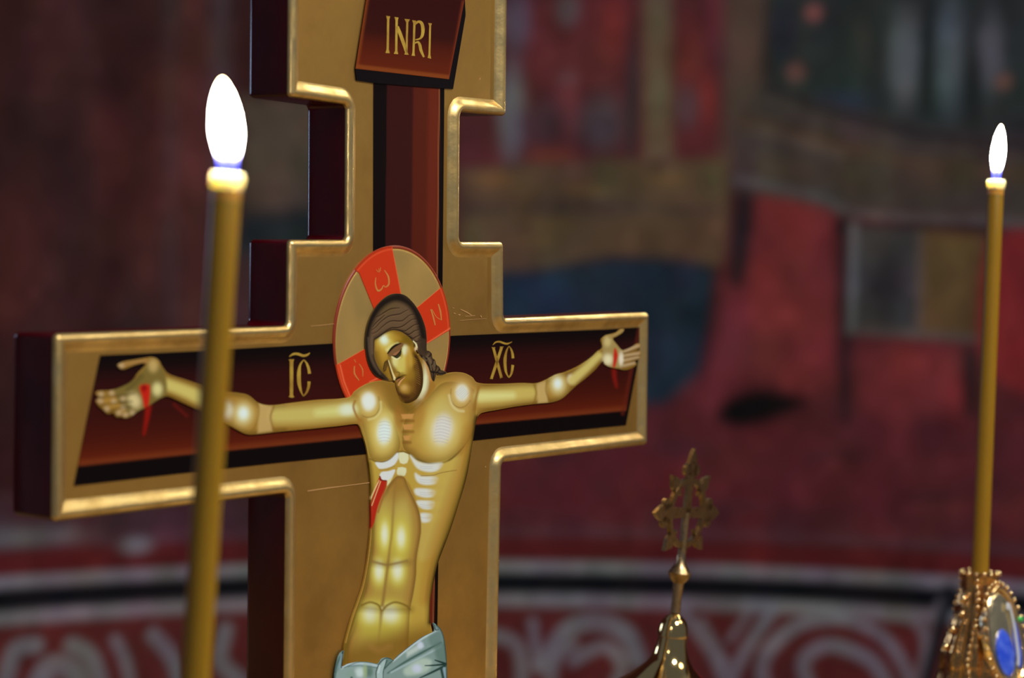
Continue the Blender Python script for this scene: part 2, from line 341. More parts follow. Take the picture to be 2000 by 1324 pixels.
# ================================================================== SETTING: painted apse wall, floor, altar
FLOOR = 0.0; TABLE = 1.09
RC = 1.8; XC, YC = .107, 1.80
def onwall(P):
    """points of the drawing -> (arc length, height) on the curved wall"""
    out = []
    for x, y in np.atleast_2d(P):
        d = CW @ ray(x, y); ox, oy = -XC, -YC
        a = d[0]**2 + d[1]**2; b = 2 * (ox*d[0] + oy*d[1]); c = ox*ox + oy*oy - RC*RC
        t = (-b + math.sqrt(b*b - 4*a*c)) / (2*a); q = CAM + d * t
        out.append((math.atan2(q[0] - XC, q[1] - YC) * RC * 1000, q[2] * 1000))
    return np.array(out)
KW = 1.9
def build_wall():
    a0, a1 = -1.75, 1.45; fine0, fine1 = onwall([(-160, 600)])[0, 0], onwall([(2160, 600)])[0, 0]
    S = np.concatenate([np.linspace(a0*RC*1000, fine0, 40)[:-1], np.linspace(fine0, fine1, 330), np.linspace(fine1, a1*RC*1000, 40)[1:]])
    H = np.concatenate([np.linspace(0, 700, 12)[:-1], np.linspace(700, 2050, 230), np.linspace(2050, 3000, 14)[1:]])
    X, Y = np.meshgrid(S, H); pts = np.stack([X.ravel(), Y.ravel()], 1)
    pc = Paint(pts, L(44, 20, 24, KW))
    def px(P, *a, **k): k['soft'] = k.get('soft', 8) * 1.7; pc.fill(onwall(P), *a, **k)
    def st(P, w, c, **k): pc.stroke(onwall(P), w, c, **k)
    C = lambda r, g, b: L(r, g, b, KW)
    # broad fields, left to right
    px([(-900,-300),(660,-300),(660,1000),(-900,1000)], C(48,22,24), soft=8, sm=1)
    for k in range(34):
        x = rng.uniform(-200, 470); y = rng.uniform(-50, 900); q = onwall([(x, y)])[0]
        pc.blob(q[0], q[1], rng.uniform(25, 60), rng.uniform(60, 170), C(*random.choice([(66,26,26),(38,22,28),(72,32,32),(42,30,36),(34,18,20),(58,34,38)])), .55)
    px([(325,-60),(345,-60),(350,900),(325,900)], C(66,54,58), soft=14, alpha=.55, sm=1)
    px([(350,-60),(410,-60),(415,880),(350,900)], C(84,46,46), soft=18, alpha=.55, sm=1)
    px([(415,-60),(445,-60),(450,700),(420,700)], C(66,56,68), soft=14, alpha=.7, sm=1)
    px([(470,190),(640,190),(640,420),(470,420)], C(72,62,54), soft=12, sm=1)
    px([(470,420),(660,400),(660,520),(440,520)], C(28,38,44), soft=14, sm=1)
    px([(440,500),(660,500),(660,700),(430,700)], C(70,44,50), soft=14, alpha=.8, sm=1)
    px([(640,-80),(960,-80),(960,700),(640,700)], C(70,34,38), soft=12, sm=1)
    # figure robes right of the cross
    px([(900,-80),(1460,-80),(1450,330),(900,330)], C(80,34,40), soft=10, sm=1)
    for (x, y, rx, ry, c) in ((1010,40,26,60,(72,66,82)),(1000,220,26,90,(96,98,112)),(1090,30,40,30,(90,36,40)),(1110,120,70,50,(88,34,36)),(1160,90,50,70,(86,36,38)),(1200,50,25,60,(100,36,38)),
                              (1110,20,22,30,(86,76,80)),(1110,155,20,16,(84,58,62)),(1110,215,22,60,(104,50,56)),(1175,240,45,55,(66,58,66)),(1060,240,40,45,(66,48,56)),
                              (1080,305,50,18,(104,50,40)),(1235,200,12,130,(44,40,46)),(1380,60,26,70,(66,30,38)),(1350,110,30,70,(100,42,40)),(1385,190,22,55,(112,40,40)),(1340,210,24,40,(80,60,68)),(1400,20,20,80,(100,40,52))):
        q = onwall([(x, y)])[0]; pc.blob(q[0], q[1], rx*.9, ry*.9, C(*c), .85)
    px([(1258,-80),(1308,-80),(1312,310),(1262,310)], C(98,84,66), soft=10, sm=1)
    px([(1420,-80),(1500,-80),(1490,180),(1440,330),(1410,330)], C(80,66,60), soft=14, sm=1)
    # brown hem
    px([(900,330),(1180,312),(1420,312),(1440,520),(1380,520),(1200,500),(1000,545),(900,540)], C(84,66,50), soft=9, sm=1)
    px([(900,395),(1100,385),(1400,400),(1400,425),(1100,415),(900,420)], C(68,52,48), soft=10, alpha=.8, sm=1)
    for (x, y) in ((960,350),(1080,440),(1150,370),(1300,350),(1050,470)):
        q = onwall([(x, y)])[0]; pc.blob(q[0], q[1], 40, 12, C(104,80,46), .6)
    # blue figure
    px([(960,555),(1050,530),(1200,505),(1380,520),(1385,600),(1370,700),(1380,760),(1320,800),(1180,800),(960,800)], C(26,42,58), soft=10)
    q = onwall([(1060, 580)])[0]; pc.blob(q[0], q[1], 60, 35, C(26,48,76), .8)
    # red ground
    px([(960,790),(1180,800),(1300,790),(1400,700),(1400,560),(1440,370),(1660,370),(2300,420),(2300,1075),(900,1075)], C(84,32,40), soft=10, sm=1)
    px([(-900,1000),(500,965),(500,1100),(-900,1110)], C(66,40,50), soft=12, sm=1)
    px([(1470,385),(1640,410),(1640,640),(1630,760),(1480,740),(1450,690)], C(118,42,46), soft=16)
    px([(1420,560),(1460,540),(1450,740),(1380,800),(1400,650)], C(104,40,50), soft=14)
    px([(1660,690),(1890,690),(1880,800),(1690,800)], C(112,42,46), soft=16)
    px([(1950,460),(2300,460),(2300,780),(1945,740)], C(124,34,40), soft=10)
    px([(1440,370),(1475,380),(1455,540),(1425,540)], C(34,26,32), soft=9)
    px([(1632,420),(1662,430),(1662,780),(1640,780)], C(48,26,32), soft=9)
    px([(1880,690),(1910,690),(1910,800),(1885,800)], C(44,28,32), soft=9)
    px([(1400,815),(1430,775),(1500,762),(1575,785),(1520,815),(1450,835)], C(8,9,12), soft=9)
    for k in range(46):
        x = rng.uniform(980, 2050); y = rng.uniform(830, 1060); q = onwall([(x, y)])[0]
        pc.blob(q[0], q[1], rng.uniform(20, 60), rng.uniform(8, 24), C(*random.choice([(86,28,34),(66,34,44),(100,38,44),(60,28,36)])), .5)
    # bluish green panel and dark beams upper right
    px([(1500,-80),(2300,-80),(2300,280),(1900,290),(1720,240),(1500,170)], C(40,46,48), soft=9, sm=1)
    for (x, y, rx, ry, c) in ((1590,25,14,14,(128,76,74)),(1555,140,16,16,(110,70,68)),(1765,110,26,70,(96,106,114)),(1855,100,22,90,(86,96,106)),(1935,100,20,60,(84,88,100)),(1960,160,14,14,(104,70,64)),
                              (1530,60,20,50,(34,36,52)),(1680,90,18,40,(64,58,58)),(1810,120,10,90,(26,32,34)),(1640,120,50,60,(38,52,50)),(1640,200,50,20,(38,46,66)),(1900,180,14,60,(24,30,30))):
        q = onwall([(x, y)])[0]; pc.blob(q[0], q[1], rx, ry, C(*c), .8)
    px([(1490,170),(1720,235),(1900,265),(2300,280),(2300,440),(1900,430),(1650,410),(1430,370),(1440,240)], C(64,56,54), soft=9, sm=1)
    st([(1460,240),(1650,290),(1850,330),(2100,345)], 26, C(80,62,44), soft=10, alpha=.7)
    st([(1470,250),(1640,300)], 8, C(96,88,84), soft=8, alpha=.5)
    st([(1440,350),(1600,385),(1700,420),(2100,440)], 14, C(82,82,86), soft=7, alpha=.8)
    st([(1500,320),(1700,350),(1900,350)], 40, C(70,58,48), soft=14, alpha=.6)
    st([(1500,175),(1700,240),(1900,275),(2100,290)], 14, C(34,34,40), soft=8, alpha=.9)
    st([(1640,445),(1930,450)], 16, C(28,24,28), soft=8, alpha=.9)
    # box-shaped object
    px([(1660,440),(1800,450),(1795,655),(1655,640)], C(62,60,62), soft=8, sm=1)
    px([(1800,450),(1920,460),(1905,655),(1795,655)], C(92,70,44), soft=8, sm=1)
    st([(1668,440),(1664,640)], 9, C(108,108,114), soft=6, alpha=.8); st([(1798,460),(1795,640)], 9, C(92,84,80), soft=6, alpha=.7)
    st([(1660,645),(1900,660)], 13, C(84,82,80), soft=6, alpha=.7)
    q = onwall([(1730, 560)])[0]; pc.blob(q[0], q[1], 34, 70, C(36,36,40), .8)
    # dado bands run level round the wall
    top = onwall([(1250, 1030), (1250, 1054), (1250, 1098), (1250, 1121), (1250, 1163), (1250, 1188)])[:, 1]
    hh = pts[:, 1]; ss = pts[:, 0]
    def band(h1, h0, c, soft=4, al=1.0):
        a = np.clip((h1 + soft - hh) / (2*soft), 0, 1) * np.clip((hh - h0 + soft) / (2*soft), 0, 1)
        pc._mix(np.arange(len(hh)), a * al, c)
    sA = onwall([(960, 1100)])[0, 0]
    px([(-200,1018),(150,1022),(150,1062),(-200,1066)], C(78,66,76), soft=8, sm=1, alpha=.7)
    band(top[0], top[1], C(84,48,58), 8, .7)
    band(top[1], 0, C(84,24,28)); band(top[2], 0, C(112,108,118)); band(top[3], top[4], C(9,13,20))
    band(top[5], 0, C(84,32,33), 6)
    q = onwall([(40, 1050), (265, 1065)]); pc.blob(q[0,0], q[0,1], 95, 14, C(92,90,96), .9); pc.blob(q[1,0], q[1,1], 26, 14, C(116,112,120), .9)
    W = C(112,110,122)
    for P, wd in (([(960,1240),(1010,1260),(1020,1330),(1010,1420)], 22), ([(1040,1215),(1050,1300)], 16),
                  ([(1060,1300),(1110,1230),(1170,1215),(1225,1240),(1245,1290)], 30), ([(1120,1290),(1180,1262),(1215,1300),(1190,1350),(1140,1360)], 20), ([(1075,1330),(1090,1280),(1120,1260)], 16),
                  ([(1330,1190),(1400,1290),(1425,1380)], 18), ([(1370,1215),(1420,1300)], 14), ([(1510,1190),(1440,1300),(1415,1400)], 20), ([(1460,1200),(1425,1250)], 10),
                  ([(1600,1400),(1500,1350),(1495,1280),(1560,1220),(1640,1205)], 22), ([(1580,1340),(1570,1290),(1620,1260),(1700,1290),(1740,1350)], 22),
                  ([(1640,1205),(1720,1240),(1770,1310),(1790,1400)], 18), ([(1700,1200),(1790,1215),(1810,1290),(1790,1400)], 14),
                  ([(10,1330),(30,1270),(70,1260)], 26), ([(70,1350),(100,1300),(150,1320),(150,1400)], 34), ([(140,1260),(175,1280),(195,1330),(200,1400)], 26),
                  ([(225,1250),(245,1290),(255,1340)], 18), ([(300,1240),(340,1290),(355,1350)], 24), ([(440,1230),(430,1290),(470,1330)], 26), ([(520,1230),(560,1300),(600,1230)], 22), ([(640,1330),(700,1240),(780,1300)], 24), ([(840,1240),(900,1330)], 24),
                  ([(1900,1200),(1960,1260),(1980,1340)], 20), ([(-40,1240),(-90,1330)], 24), ([(2060,1220),(2120,1340)], 24)):
        st(P, wd, W, soft=5, alpha=.85)
    st([(1855,1150),(1835,1230),(1812,1324),(1790,1420)], 20, C(20,24,30), soft=4)
    st([(1835,1175),(1815,1230),(1790,1324),(1770,1400)], 9, C(100,96,104), soft=4, alpha=.8)
    # repeat the ornament roughly where the photograph does not look
    for k in range(26):
        s0 = a0*RC*1000 + 90 + k * 110
        if s0 > fine0 - 60: break
        pc.stroke(np.array([(s0-40, top[5]-120), (s0, top[5]-40), (s0+40, top[5]-120)]), 24, W, soft=5, alpha=.8)
    # old uneven paint: mottling of the pigment itself
    def vnoise(sx, sy, seed):
        r_ = np.random.default_rng(seed); u = (pts[:, 0] - pts[:, 0].min()) / sx; v = (pts[:, 1] - pts[:, 1].min()) / sy
        G = r_.normal(0, 1, (int(v.max()) + 3, int(u.max()) + 3)); i, j = v.astype(int), u.astype(int); fv, fu = v - i, u - j
        fv = fv*fv*(3-2*fv); fu = fu*fu*(3-2*fu)
        return (G[i, j]*(1-fu) + G[i, j+1]*fu)*(1-fv) + (G[i+1, j]*(1-fu) + G[i+1, j+1]*fu)*fv
    pc.c *= np.exp(.11 * vnoise(38, 60, 1) + .09 * vnoise(20, 24, 2))[:, None]
    pc.c *= np.exp(.07 * np.stack([vnoise(45, 70, 3), vnoise(45, 60, 4), vnoise(45, 60, 5)], 1))
    grey = pc.c.mean(1, keepdims=True); pc.c = pc.c * .94 + grey * .06
    X3 = XC + RC * np.sin(pts[:, 0] / 1000 / RC); Y3 = YC + RC * np.cos(pts[:, 0] / 1000 / RC)
    n, mm = len(S), len(H); I = np.arange(n * mm).reshape(mm, n)
    Q = np.stack([I[:-1, :-1].ravel(), I[1:, :-1].ravel(), I[1:, 1:].ravel(), I[:-1, 1:].ravel()], 1)
    V = np.stack([X3, Y3, pts[:, 1] / 1000], 1)
    # a real wall has thickness: outer skin and caps
    Xo = XC + (RC+.25) * np.sin(S / 1000 / RC); Yo = YC + (RC+.25) * np.cos(S / 1000 / RC); nv = len(V)
    Vo = np.concatenate([np.stack([Xo, Yo, np.zeros(n)], 1), np.stack([Xo, Yo, np.full(n, 3.0)], 1)])
    lo, hi = nv + np.arange(n), nv + n + np.arange(n)
    Qo = np.concatenate([np.stack([lo[:-1], lo[1:], hi[1:], hi[:-1]], 1), np.stack([I[-1, :-1], hi[:-1], hi[1:], I[-1, 1:]], 1)])
    mesh_np('wall_back', np.concatenate([V, Vo]), np.concatenate([Q, Qo]), M_wall, col=np.concatenate([pc.c, np.tile(C(60,40,42), (2*n, 1))]), smooth=True,
            kind='structure', label='curved church wall painted with a faded red and blue fresco above a scrollwork dado')
build_wall()
b = MB(); b.box((-3.2, -2.5, -.06), (3.2, 4.2, 0)); b.build('floor', M_floor, smooth=False, kind='structure', label='grey stone floor')
tb = empty('altar_table', (.05, 1.22, 0), 'altar table under a golden brown cloth, below everything else', 'table')
b = MB(); b.box((-.95, -.52, 0), (.95, .42, TABLE - .03)); b.build('table_body', M_cloth, tb, smooth=False)
b = MB(); b.box((-.98, -.55, TABLE - .03), (.98, .45, TABLE - .0012)); b.build('tabletop', M_cloth, tb, smooth=False)

# ================================================================== CRUCIFIX
RPW = CW @ RM                                   # panel axes in world
rot = np.stack([RPW[:, 0], RPW[:, 2], -RPW[:, 1]], 1)
org = CAM + CW @ PO
crux = empty('crucifix', org, 'large gilded icon cross with raised rim, dark red sides and a painted figure', 'crucifix', rot)
W_F = .0033                                     # depth of the gilded field below the rim
vb = (org[2] - TABLE - .0)                      # local down distance to the table
T_B = .031
# outer outline, clockwise from top left, in the drawing; reflex corners marked
CO = [(573,-330,0),(573,-330,0)]
vtop = -.225
uvL = onpanel([(571,0),(569.5,188),(683,204),(681.5,469),(569,469),(567,637),(112,653),(109,1018),(566,963)])
uvR = onpanel([(992.5,0),(990.5,226),(901.5,218),(899.5,473),(985.5,473),(986,622),(1269,611),(1266,868),(982,903)])
ub = onpanel([(563,1324),(972,1324)])
base_v = vb - .0305
corners = [ (uvL[0,0], vtop, 1), (uvR[0,0], vtop, 1) ]
sgnR = [1, -1, -1, 1, -1, 1, 1, -1]             # 1 convex, -1 reflex for right side from head corner on
for (u, v), s in zip(uvR[1:], sgnR): corners.append((u, v, s))
corners += [(ub[1,0], base_v, 1), (ub[0,0], base_v, 1)]
for (u, v), s in list(zip(uvL[1:], sgnR))[::-1]: corners.append((u, v, s))
CR = np.array(corners)
def ringpts(d, r0=.0024, K=5):
    """the outline moved inwards by d, corners rounded"""
    P = CR[:, :2]; n = len(P); out = []
    for i in range(n):
        a, b_, c = P[i-1], P[i], P[(i+1) % n]
        t1 = (b_-a) / np.linalg.norm(b_-a); t2 = (c-b_) / np.linalg.norm(c-b_)
        n1 = np.array([-t1[1], t1[0]]); n2 = np.array([-t2[1], t2[0]])      # inward (v points down, clockwise)
        s = CR[i, 2]; r = max(r0 - d, .00025) if s > 0 else r0 * 1.3 + d
        M2 = np.array([n1, n2]); q = np.linalg.solve(M2, [n1 @ b_ + d, n2 @ b_ + d])     # offset corner
        ce = np.linalg.solve(M2, [n1 @ b_ + d + s*r, n2 @ b_ + d + s*r])
        A0 = ce - s * n1 * r; A1 = ce - s * n2 * r
        for k in range(K + 1):
            f = k / K; v = (A0 - ce) * (1-f) + (A1 - ce) * f; v *= r / (np.linalg.norm(v) + 1e-12); out.append(ce + v)
    return np.array(out)
def rings(name, prof, mat, cap0=False, cap1=False, **kw):
    V = []; F = []; R = [ringpts(d) for d, w in prof]; n = len(R[0])
    for q, (d, w) in zip(R, prof): V += [(u, w, -v) for u, v in q]
    for i in range(len(prof) - 1):
        for k in range(n): k2 = (k+1) % n; F.append((i*n+k, i*n+k2, (i+1)*n+k2, (i+1)*n+k))
    if cap0: F.append(tuple(range(n))[::-1])
    if cap1: F.append(tuple(range((len(prof)-1)*n, len(prof)*n)))
    o = mesh_np(name, V, F, mat, crux, smooth=True, **kw); o.data.set_sharp_from_angle(angle=math.radians(50)); return o
rings('board', [(.0022, .0048), (.0003, .0040), (0, .0036), (0, T_B - .0028), (.0008, T_B - .0009), (.0028, T_B)], M_wine, cap0=True, cap1=True, label='deep wine red lacquered wooden board with thick sides')
rings('rim', [(.0012, .0045), (0, .0034), (-.0002, .0024), (.0002, .0014), (.0009, .0006), (.0018, .00015), (.0028, 0), (.0038, .0002), (.0048, .0008), (.0057, .0015), (.0066, .0023), (.0075, .0029),
              (.0083, .0032), (.0090, .0034), (.0094, .0037)], M_rim, label='raised gilded bead along the edge')
# gilded field: one sheet inside the rim
q = ringpts(.0088); n = len(q)
mesh_np('gilded_field', [(u, W_F, -v) for u, v in q] + [(u, W_F + .001, -v) for u, v in q], [tuple(range(n)), tuple(range(2*n-1, n-1, -1))] + [(i, n+i, n+(i+1) % n, (i+1) % n) for i in range(n)], M_field, crux)

WP = W_F - .0002
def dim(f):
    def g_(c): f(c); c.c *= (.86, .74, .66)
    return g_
# ---- painted beams
BEAM_V = np.array([(729.5,120),(868.5,120),(864.5,545),(854,1240),(850,1440),(722,1440),(729,520)], float)
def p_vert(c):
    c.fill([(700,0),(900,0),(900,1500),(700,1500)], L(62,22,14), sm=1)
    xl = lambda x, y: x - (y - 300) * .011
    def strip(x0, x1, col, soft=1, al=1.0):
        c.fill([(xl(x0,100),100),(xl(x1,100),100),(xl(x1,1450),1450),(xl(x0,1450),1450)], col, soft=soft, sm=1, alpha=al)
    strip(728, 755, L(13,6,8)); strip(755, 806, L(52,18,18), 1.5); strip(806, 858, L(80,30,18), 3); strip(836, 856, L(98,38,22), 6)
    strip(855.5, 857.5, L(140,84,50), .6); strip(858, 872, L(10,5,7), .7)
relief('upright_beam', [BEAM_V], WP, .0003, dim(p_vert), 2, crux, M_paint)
BEAM_H = np.array([(196.5,694),(390,685.5),(655,670.5),(890,655.5),(1179,643.5),(1259,638.5),(1241,735),(1222.7,830.5),(1070,845),(923.6,860.5),(721,886),(560,902),(350,925),(145,949),(170,822)], float)
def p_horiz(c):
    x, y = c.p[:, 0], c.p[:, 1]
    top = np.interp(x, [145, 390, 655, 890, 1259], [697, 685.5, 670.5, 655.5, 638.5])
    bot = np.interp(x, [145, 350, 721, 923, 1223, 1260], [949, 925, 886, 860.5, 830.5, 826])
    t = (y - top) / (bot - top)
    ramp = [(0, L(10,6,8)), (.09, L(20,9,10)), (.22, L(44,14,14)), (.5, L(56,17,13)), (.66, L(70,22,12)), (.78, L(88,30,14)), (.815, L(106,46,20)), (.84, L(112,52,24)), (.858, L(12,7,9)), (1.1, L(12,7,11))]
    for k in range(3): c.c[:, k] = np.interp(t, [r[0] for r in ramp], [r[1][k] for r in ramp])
    c.stroke([(1259,636),(1222.7,832)], 11, L(14,8,10), soft=.6, sm=1)
    c.stroke([(1249,640),(1216,808)], 5, L(96,34,22), soft=3, alpha=.7, sm=1)
    c.stroke([(290,790),(287,815),(281,848)], [12, 9, 4], L(150,22,14), soft=3, alpha=.8)
    c.stroke([(340,790),(365,812)], 5, L(110,24,18), soft=3, alpha=.6)
    c.stroke([(1199,715),(1200,735),(1204,755)], [8, 8, 4], L(140,26,18), soft=3, alpha=.7)
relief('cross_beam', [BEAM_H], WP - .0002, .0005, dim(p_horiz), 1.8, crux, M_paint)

def crop(P, s, ox, oy): return [(ox + x / s, oy + y / s) for x, y in P]
# ---- title board
TBF = [(719.5,-24),(908,-2),(906.8,3),(877,154.7),(694.6,134)]
TBS = [(719.5,-24),(908,-2),(909.5,30),(885,174),(730,162),(696.6,157),(694,134)]
relief('title_board', [np.array(TBS, float)], WP - .0007, .0008, lambda c: None, 4, crux, M_paint, base=L(13,8,10))
tbo = [o for o in crux.children if o.name.startswith('title_board')][0]
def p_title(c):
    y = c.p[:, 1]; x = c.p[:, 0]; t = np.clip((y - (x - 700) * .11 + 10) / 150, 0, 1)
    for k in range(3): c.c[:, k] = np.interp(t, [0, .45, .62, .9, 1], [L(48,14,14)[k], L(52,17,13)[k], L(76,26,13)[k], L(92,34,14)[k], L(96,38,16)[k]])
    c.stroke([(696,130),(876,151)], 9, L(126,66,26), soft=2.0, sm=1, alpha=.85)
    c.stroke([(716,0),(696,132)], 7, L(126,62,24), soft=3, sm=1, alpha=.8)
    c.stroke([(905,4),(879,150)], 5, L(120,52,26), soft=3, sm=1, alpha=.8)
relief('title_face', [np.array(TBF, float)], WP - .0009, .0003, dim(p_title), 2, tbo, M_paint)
g = lambda P: ('p', crop(P, 4.1375, 560, 0)); gs = lambda P, w: ('s', crop(P, 4.1375, 560, 0), [a / 4.1375 for a in w])
WL = WP - .00095
LET = [[g([(803,128),(835,132),(828,160),(824,400),(832,430),(798,428),(806,400),(810,160)])],
       [g([(870,137),(903,142),(897,165),(893,410),(900,437),(865,435),(875,410),(878,165)]), g([(950,152),(995,157),(982,180),(975,420),(985,443),(950,440),(960,415),(965,180)]),
        gs([(893,215),(915,270),(940,340),(968,432)], [24, 28, 28, 18])],
       [g([(1013,163),(1045,167),(1040,190),(1032,430),(1036,452),(1008,450),(1015,425),(1022,190)]), gs([(1036,195),(1065,175),(1090,190),(1100,235),(1095,285),(1075,312),(1038,322)], [14, 20, 26, 28, 24, 14, 8]),
        gs([(1032,350),(1060,340),(1075,365),(1085,410),(1108,462)], [10, 16, 24, 24, 14])],
       [g([(1142,185),(1172,189),(1166,210),(1160,440),(1167,475),(1138,468),(1145,440),(1150,210)])]]
for s_ in LET: inlay('letter', s_, WL, .00008, M_gletter, tbo)
# ---- initials on the arms
hb = [o for o in crux.children if o.name.startswith('cross_beam')][0]
def IC(s, ox, oy):
    f = lambda P: ('p', crop(P, s, ox, oy)); r = lambda P, w: ('s', crop(P, s, ox, oy), [a / s for a in w]); return f, r
f, r = IC(10.18, 540, 660); WI = WP - .0004
inlay('letter', [f([(240,425),(350,425),(332,470),(328,1140),(355,1172),(300,1190),(240,1170),(262,1140),(262,470)])], WI, .00008, M_gletter, hb)
inlay('letter', [r([(655,710),(638,610),(595,500),(540,430)], [62, 55, 40, 10]), r([(540,430),(470,540),(445,700),(450,900),(490,1070),(535,1160)], [10, 38, 75, 75, 34, 16]), r([(535,1160),(600,1075),(638,960),(645,865)], [16, 40, 52, 62])], WI, .00008, M_gletter, hb)
inlay('accent', [r([(255,372),(330,322),(420,318),(530,352),(610,335),(662,295)], [14, 40, 50, 50, 40, 10])], WI, .00008, M_gletter, hb)
f, r = IC(12.03, 940, 650)
inlay('letter', [r([(278,340),(375,700),(472,1055)], [58, 66, 62]), r([(478,335),(360,700),(238,1068)], [60, 66, 62]), r([(242,343),(325,346)], [14, 14]), r([(432,330),(522,328)], [14, 14]), r([(200,1072),(272,1080)], [16, 16]), r([(434,1062),(502,1042)], [16, 16])], WI, .00008, M_gletter, hb)
inlay('letter', [r([(742,598),(732,500),(700,390),(650,308)], [62, 58, 40, 8]), r([(648,308),(590,430),(556,620),(565,850),(600,975),(648,1052)], [8, 40, 72, 62, 36, 20]), r([(648,1052),(708,950),(740,755)], [20, 46, 66])], WI, .00008, M_gletter, hb)
inlay('accent', [r([(268,288),(335,222),(430,210),(520,240),(610,256),(722,210)], [8, 34, 44, 44, 40, 8])], WI, .00008, M_gletter, hb)

# ---- halo: raised disc, incised line near its edge
hc = np.array([-.005663, -.000501]); hr = .05108
def halo():
    NR, NA = 60, 160; rad = np.concatenate([np.linspace(0, .93, 8), [.945, .955, .965, .972, .98, .99, 1.0, 1.004, 1.004]])
    zz = np.array([0]*8 + [0, .0001, .00045, .0001, -.0001, -.0001, .0002, .0006, .0021])
    V = []; F = []
    for r_, z in zip(rad, zz*.4):
        for k in range(NA):
            a = 2*math.pi*k/NA; V.append((hc[0] + hr*r_*math.cos(a), WP - .0005 + z, -(hc[1] + hr*r_*math.sin(a))))
    for i in range(len(rad)-1):
        for k in range(NA): k2 = (k+1) % NA; F.append((i*NA+k, i*NA+k2, (i+1)*NA+k2, (i+1)*NA+k))
    return mesh_np('halo', V, F, M_halo, crux, smooth=False, label='gold halo disc with orange red cross arms')
hl = halo(); WH = WP - .0005
def circ_px(r_, n=120):
    A = np.linspace(0, 2*np.pi, n, endpoint=False); out = []
    for a in A:
        Pc = RM @ np.array([hc[0] + hr*r_*math.cos(a), hc[1] + hr*r_*math.sin(a), WH]) + PO
        out.append((1000 + FPX*Pc[0]/Pc[2], 662 + FPX*Pc[1]/Pc[2]))
    return np.array(out)
c98, c95 = circ_px(1.0), circ_px(.955)
# edge band
def band_mesh():
    NA = 160; V = []; F = []; pr = [(.972, 0), (.976, .0002), (.984, .00028), (.99, 0.00014), (1.0, .0), (1.006, -.0003), (1.006, -.0008)]
    for r_, z in pr:
        for k in range(NA): a = 2*math.pi*k/NA; V.append((hc[0]+hr*r_*math.cos(a), WH - z, -(hc[1]+hr*r_*math.sin(a))))
    for i in range(len(pr)-1):
        for k in range(NA): k2 = (k+1) % NA; F.append((i*NA+k, i*NA+k2, (i+1)*NA+k2, (i+1)*NA+k))
    mesh_np('halo_border', V, F, M_wine_pale, hl, smooth=True)
band_mesh()
def clip_circle(P, C_):
    """keep polygon P inside convex outline C_"""
    out = [np.asarray(p, float) for p in P]; ar = sum(C_[i-1][0]*C_[i][1] - C_[i][0]*C_[i-1][1] for i in range(len(C_)))
    for i in range(len(C_)):
        a, b_ = C_[i-1], C_[i]; inside = lambda p: ((b_[0]-a[0])*(p[1]-a[1]) - (b_[1]-a[1])*(p[0]-a[0])) * (1 if ar > 0 else -1) >= 0
        new = []
        for j in range(len(out)):
            p0, p1 = out[j-1], out[j]; i0, i1 = inside(p0), inside(p1)
            if i0 != i1:
                d0 = (b_[0]-a[0])*(p0[1]-a[1]) - (b_[1]-a[1])*(p0[0]-a[0]); d1 = (b_[0]-a[0])*(p1[1]-a[1]) - (b_[1]-a[1])*(p1[0]-a[0])
                new.append(p0 + (p1-p0) * d0/(d0-d1))
            if i1: new.append(p1)
        out = new
        if not out: break
    return np.array(out)
def red_arm(P, edges):
    Q = clip_circle(P, c98)
    def pa(c):
        c.c[:] = L(184,50,20)
        d, _, _, _ = segdist(c.p, c98, True)
        c.c[d < 3.2] = L(160,46,18)
        c.stroke(np.array(smooth(circ_px(.965, 60), 2)), 1.1, L(214,92,50), soft=.5, sm=1, alpha=.8)
        for e_ in edges: c.stroke(e_, 1.8, L(224,106,62), soft=.5, sm=1)
    return relief('halo_arm', [Q], WH - .0003, .0004, pa, 1.6, hl, M_paint)
red_arm([(771,470),(766,482),(784,576),(775,620),(740,620),(731,604),(702,533),(660,500),(690,440),(770,440)], [[(767,482),(770,500),(784,575)]])
red_arm([(864,560),(900,540),(920,620),(886,640),(834,671),(815,660),(811,604),(826,592)], [[(882,639),(833,671)]])
red_arm([(662,711),(716,680),(760,690),(745,744),(700,790),(640,800),(630,720)], [[(664,712),(672,745),(684,775)], [(745,735),(722,746)]])
f, r = IC(3.893, 640, 460); WHL = WH - .0003
inlay('letter', [r([(366,318),(362,368),(380,418),(408,408),(424,380),(440,392),(464,368),(460,312),(430,262)], [5, 9, 14, 10, 6, 7, 12, 13, 5]), r([(368,258),(384,276)], [3, 6]), r([(388,250),(392,280)], [4, 5]), r([(402,242),(398,272)], [4, 4])], WHL, .00008, M_hletter, hl)
inlay('letter', [r([(203,992),(204,1050),(238,1102)], [8, 11, 6]), r([(238,975),(264,1018),(266,1072)], [4, 8, 4]), r([(202,942),(214,966)], [6, 4])], WHL, .00008, M_hletter, hl)
f, r = IC(4.728, 640, 460)
inlay('letter', [r([(952,680),(974,752),(992,828)], [12, 14, 10]), r([(962,682),(1004,752),(1046,776)], [6, 6, 7]), r([(1020,632),(1040,700),(1050,782)], [10, 15, 8])], WHL, .00008, M_hletter, hl)

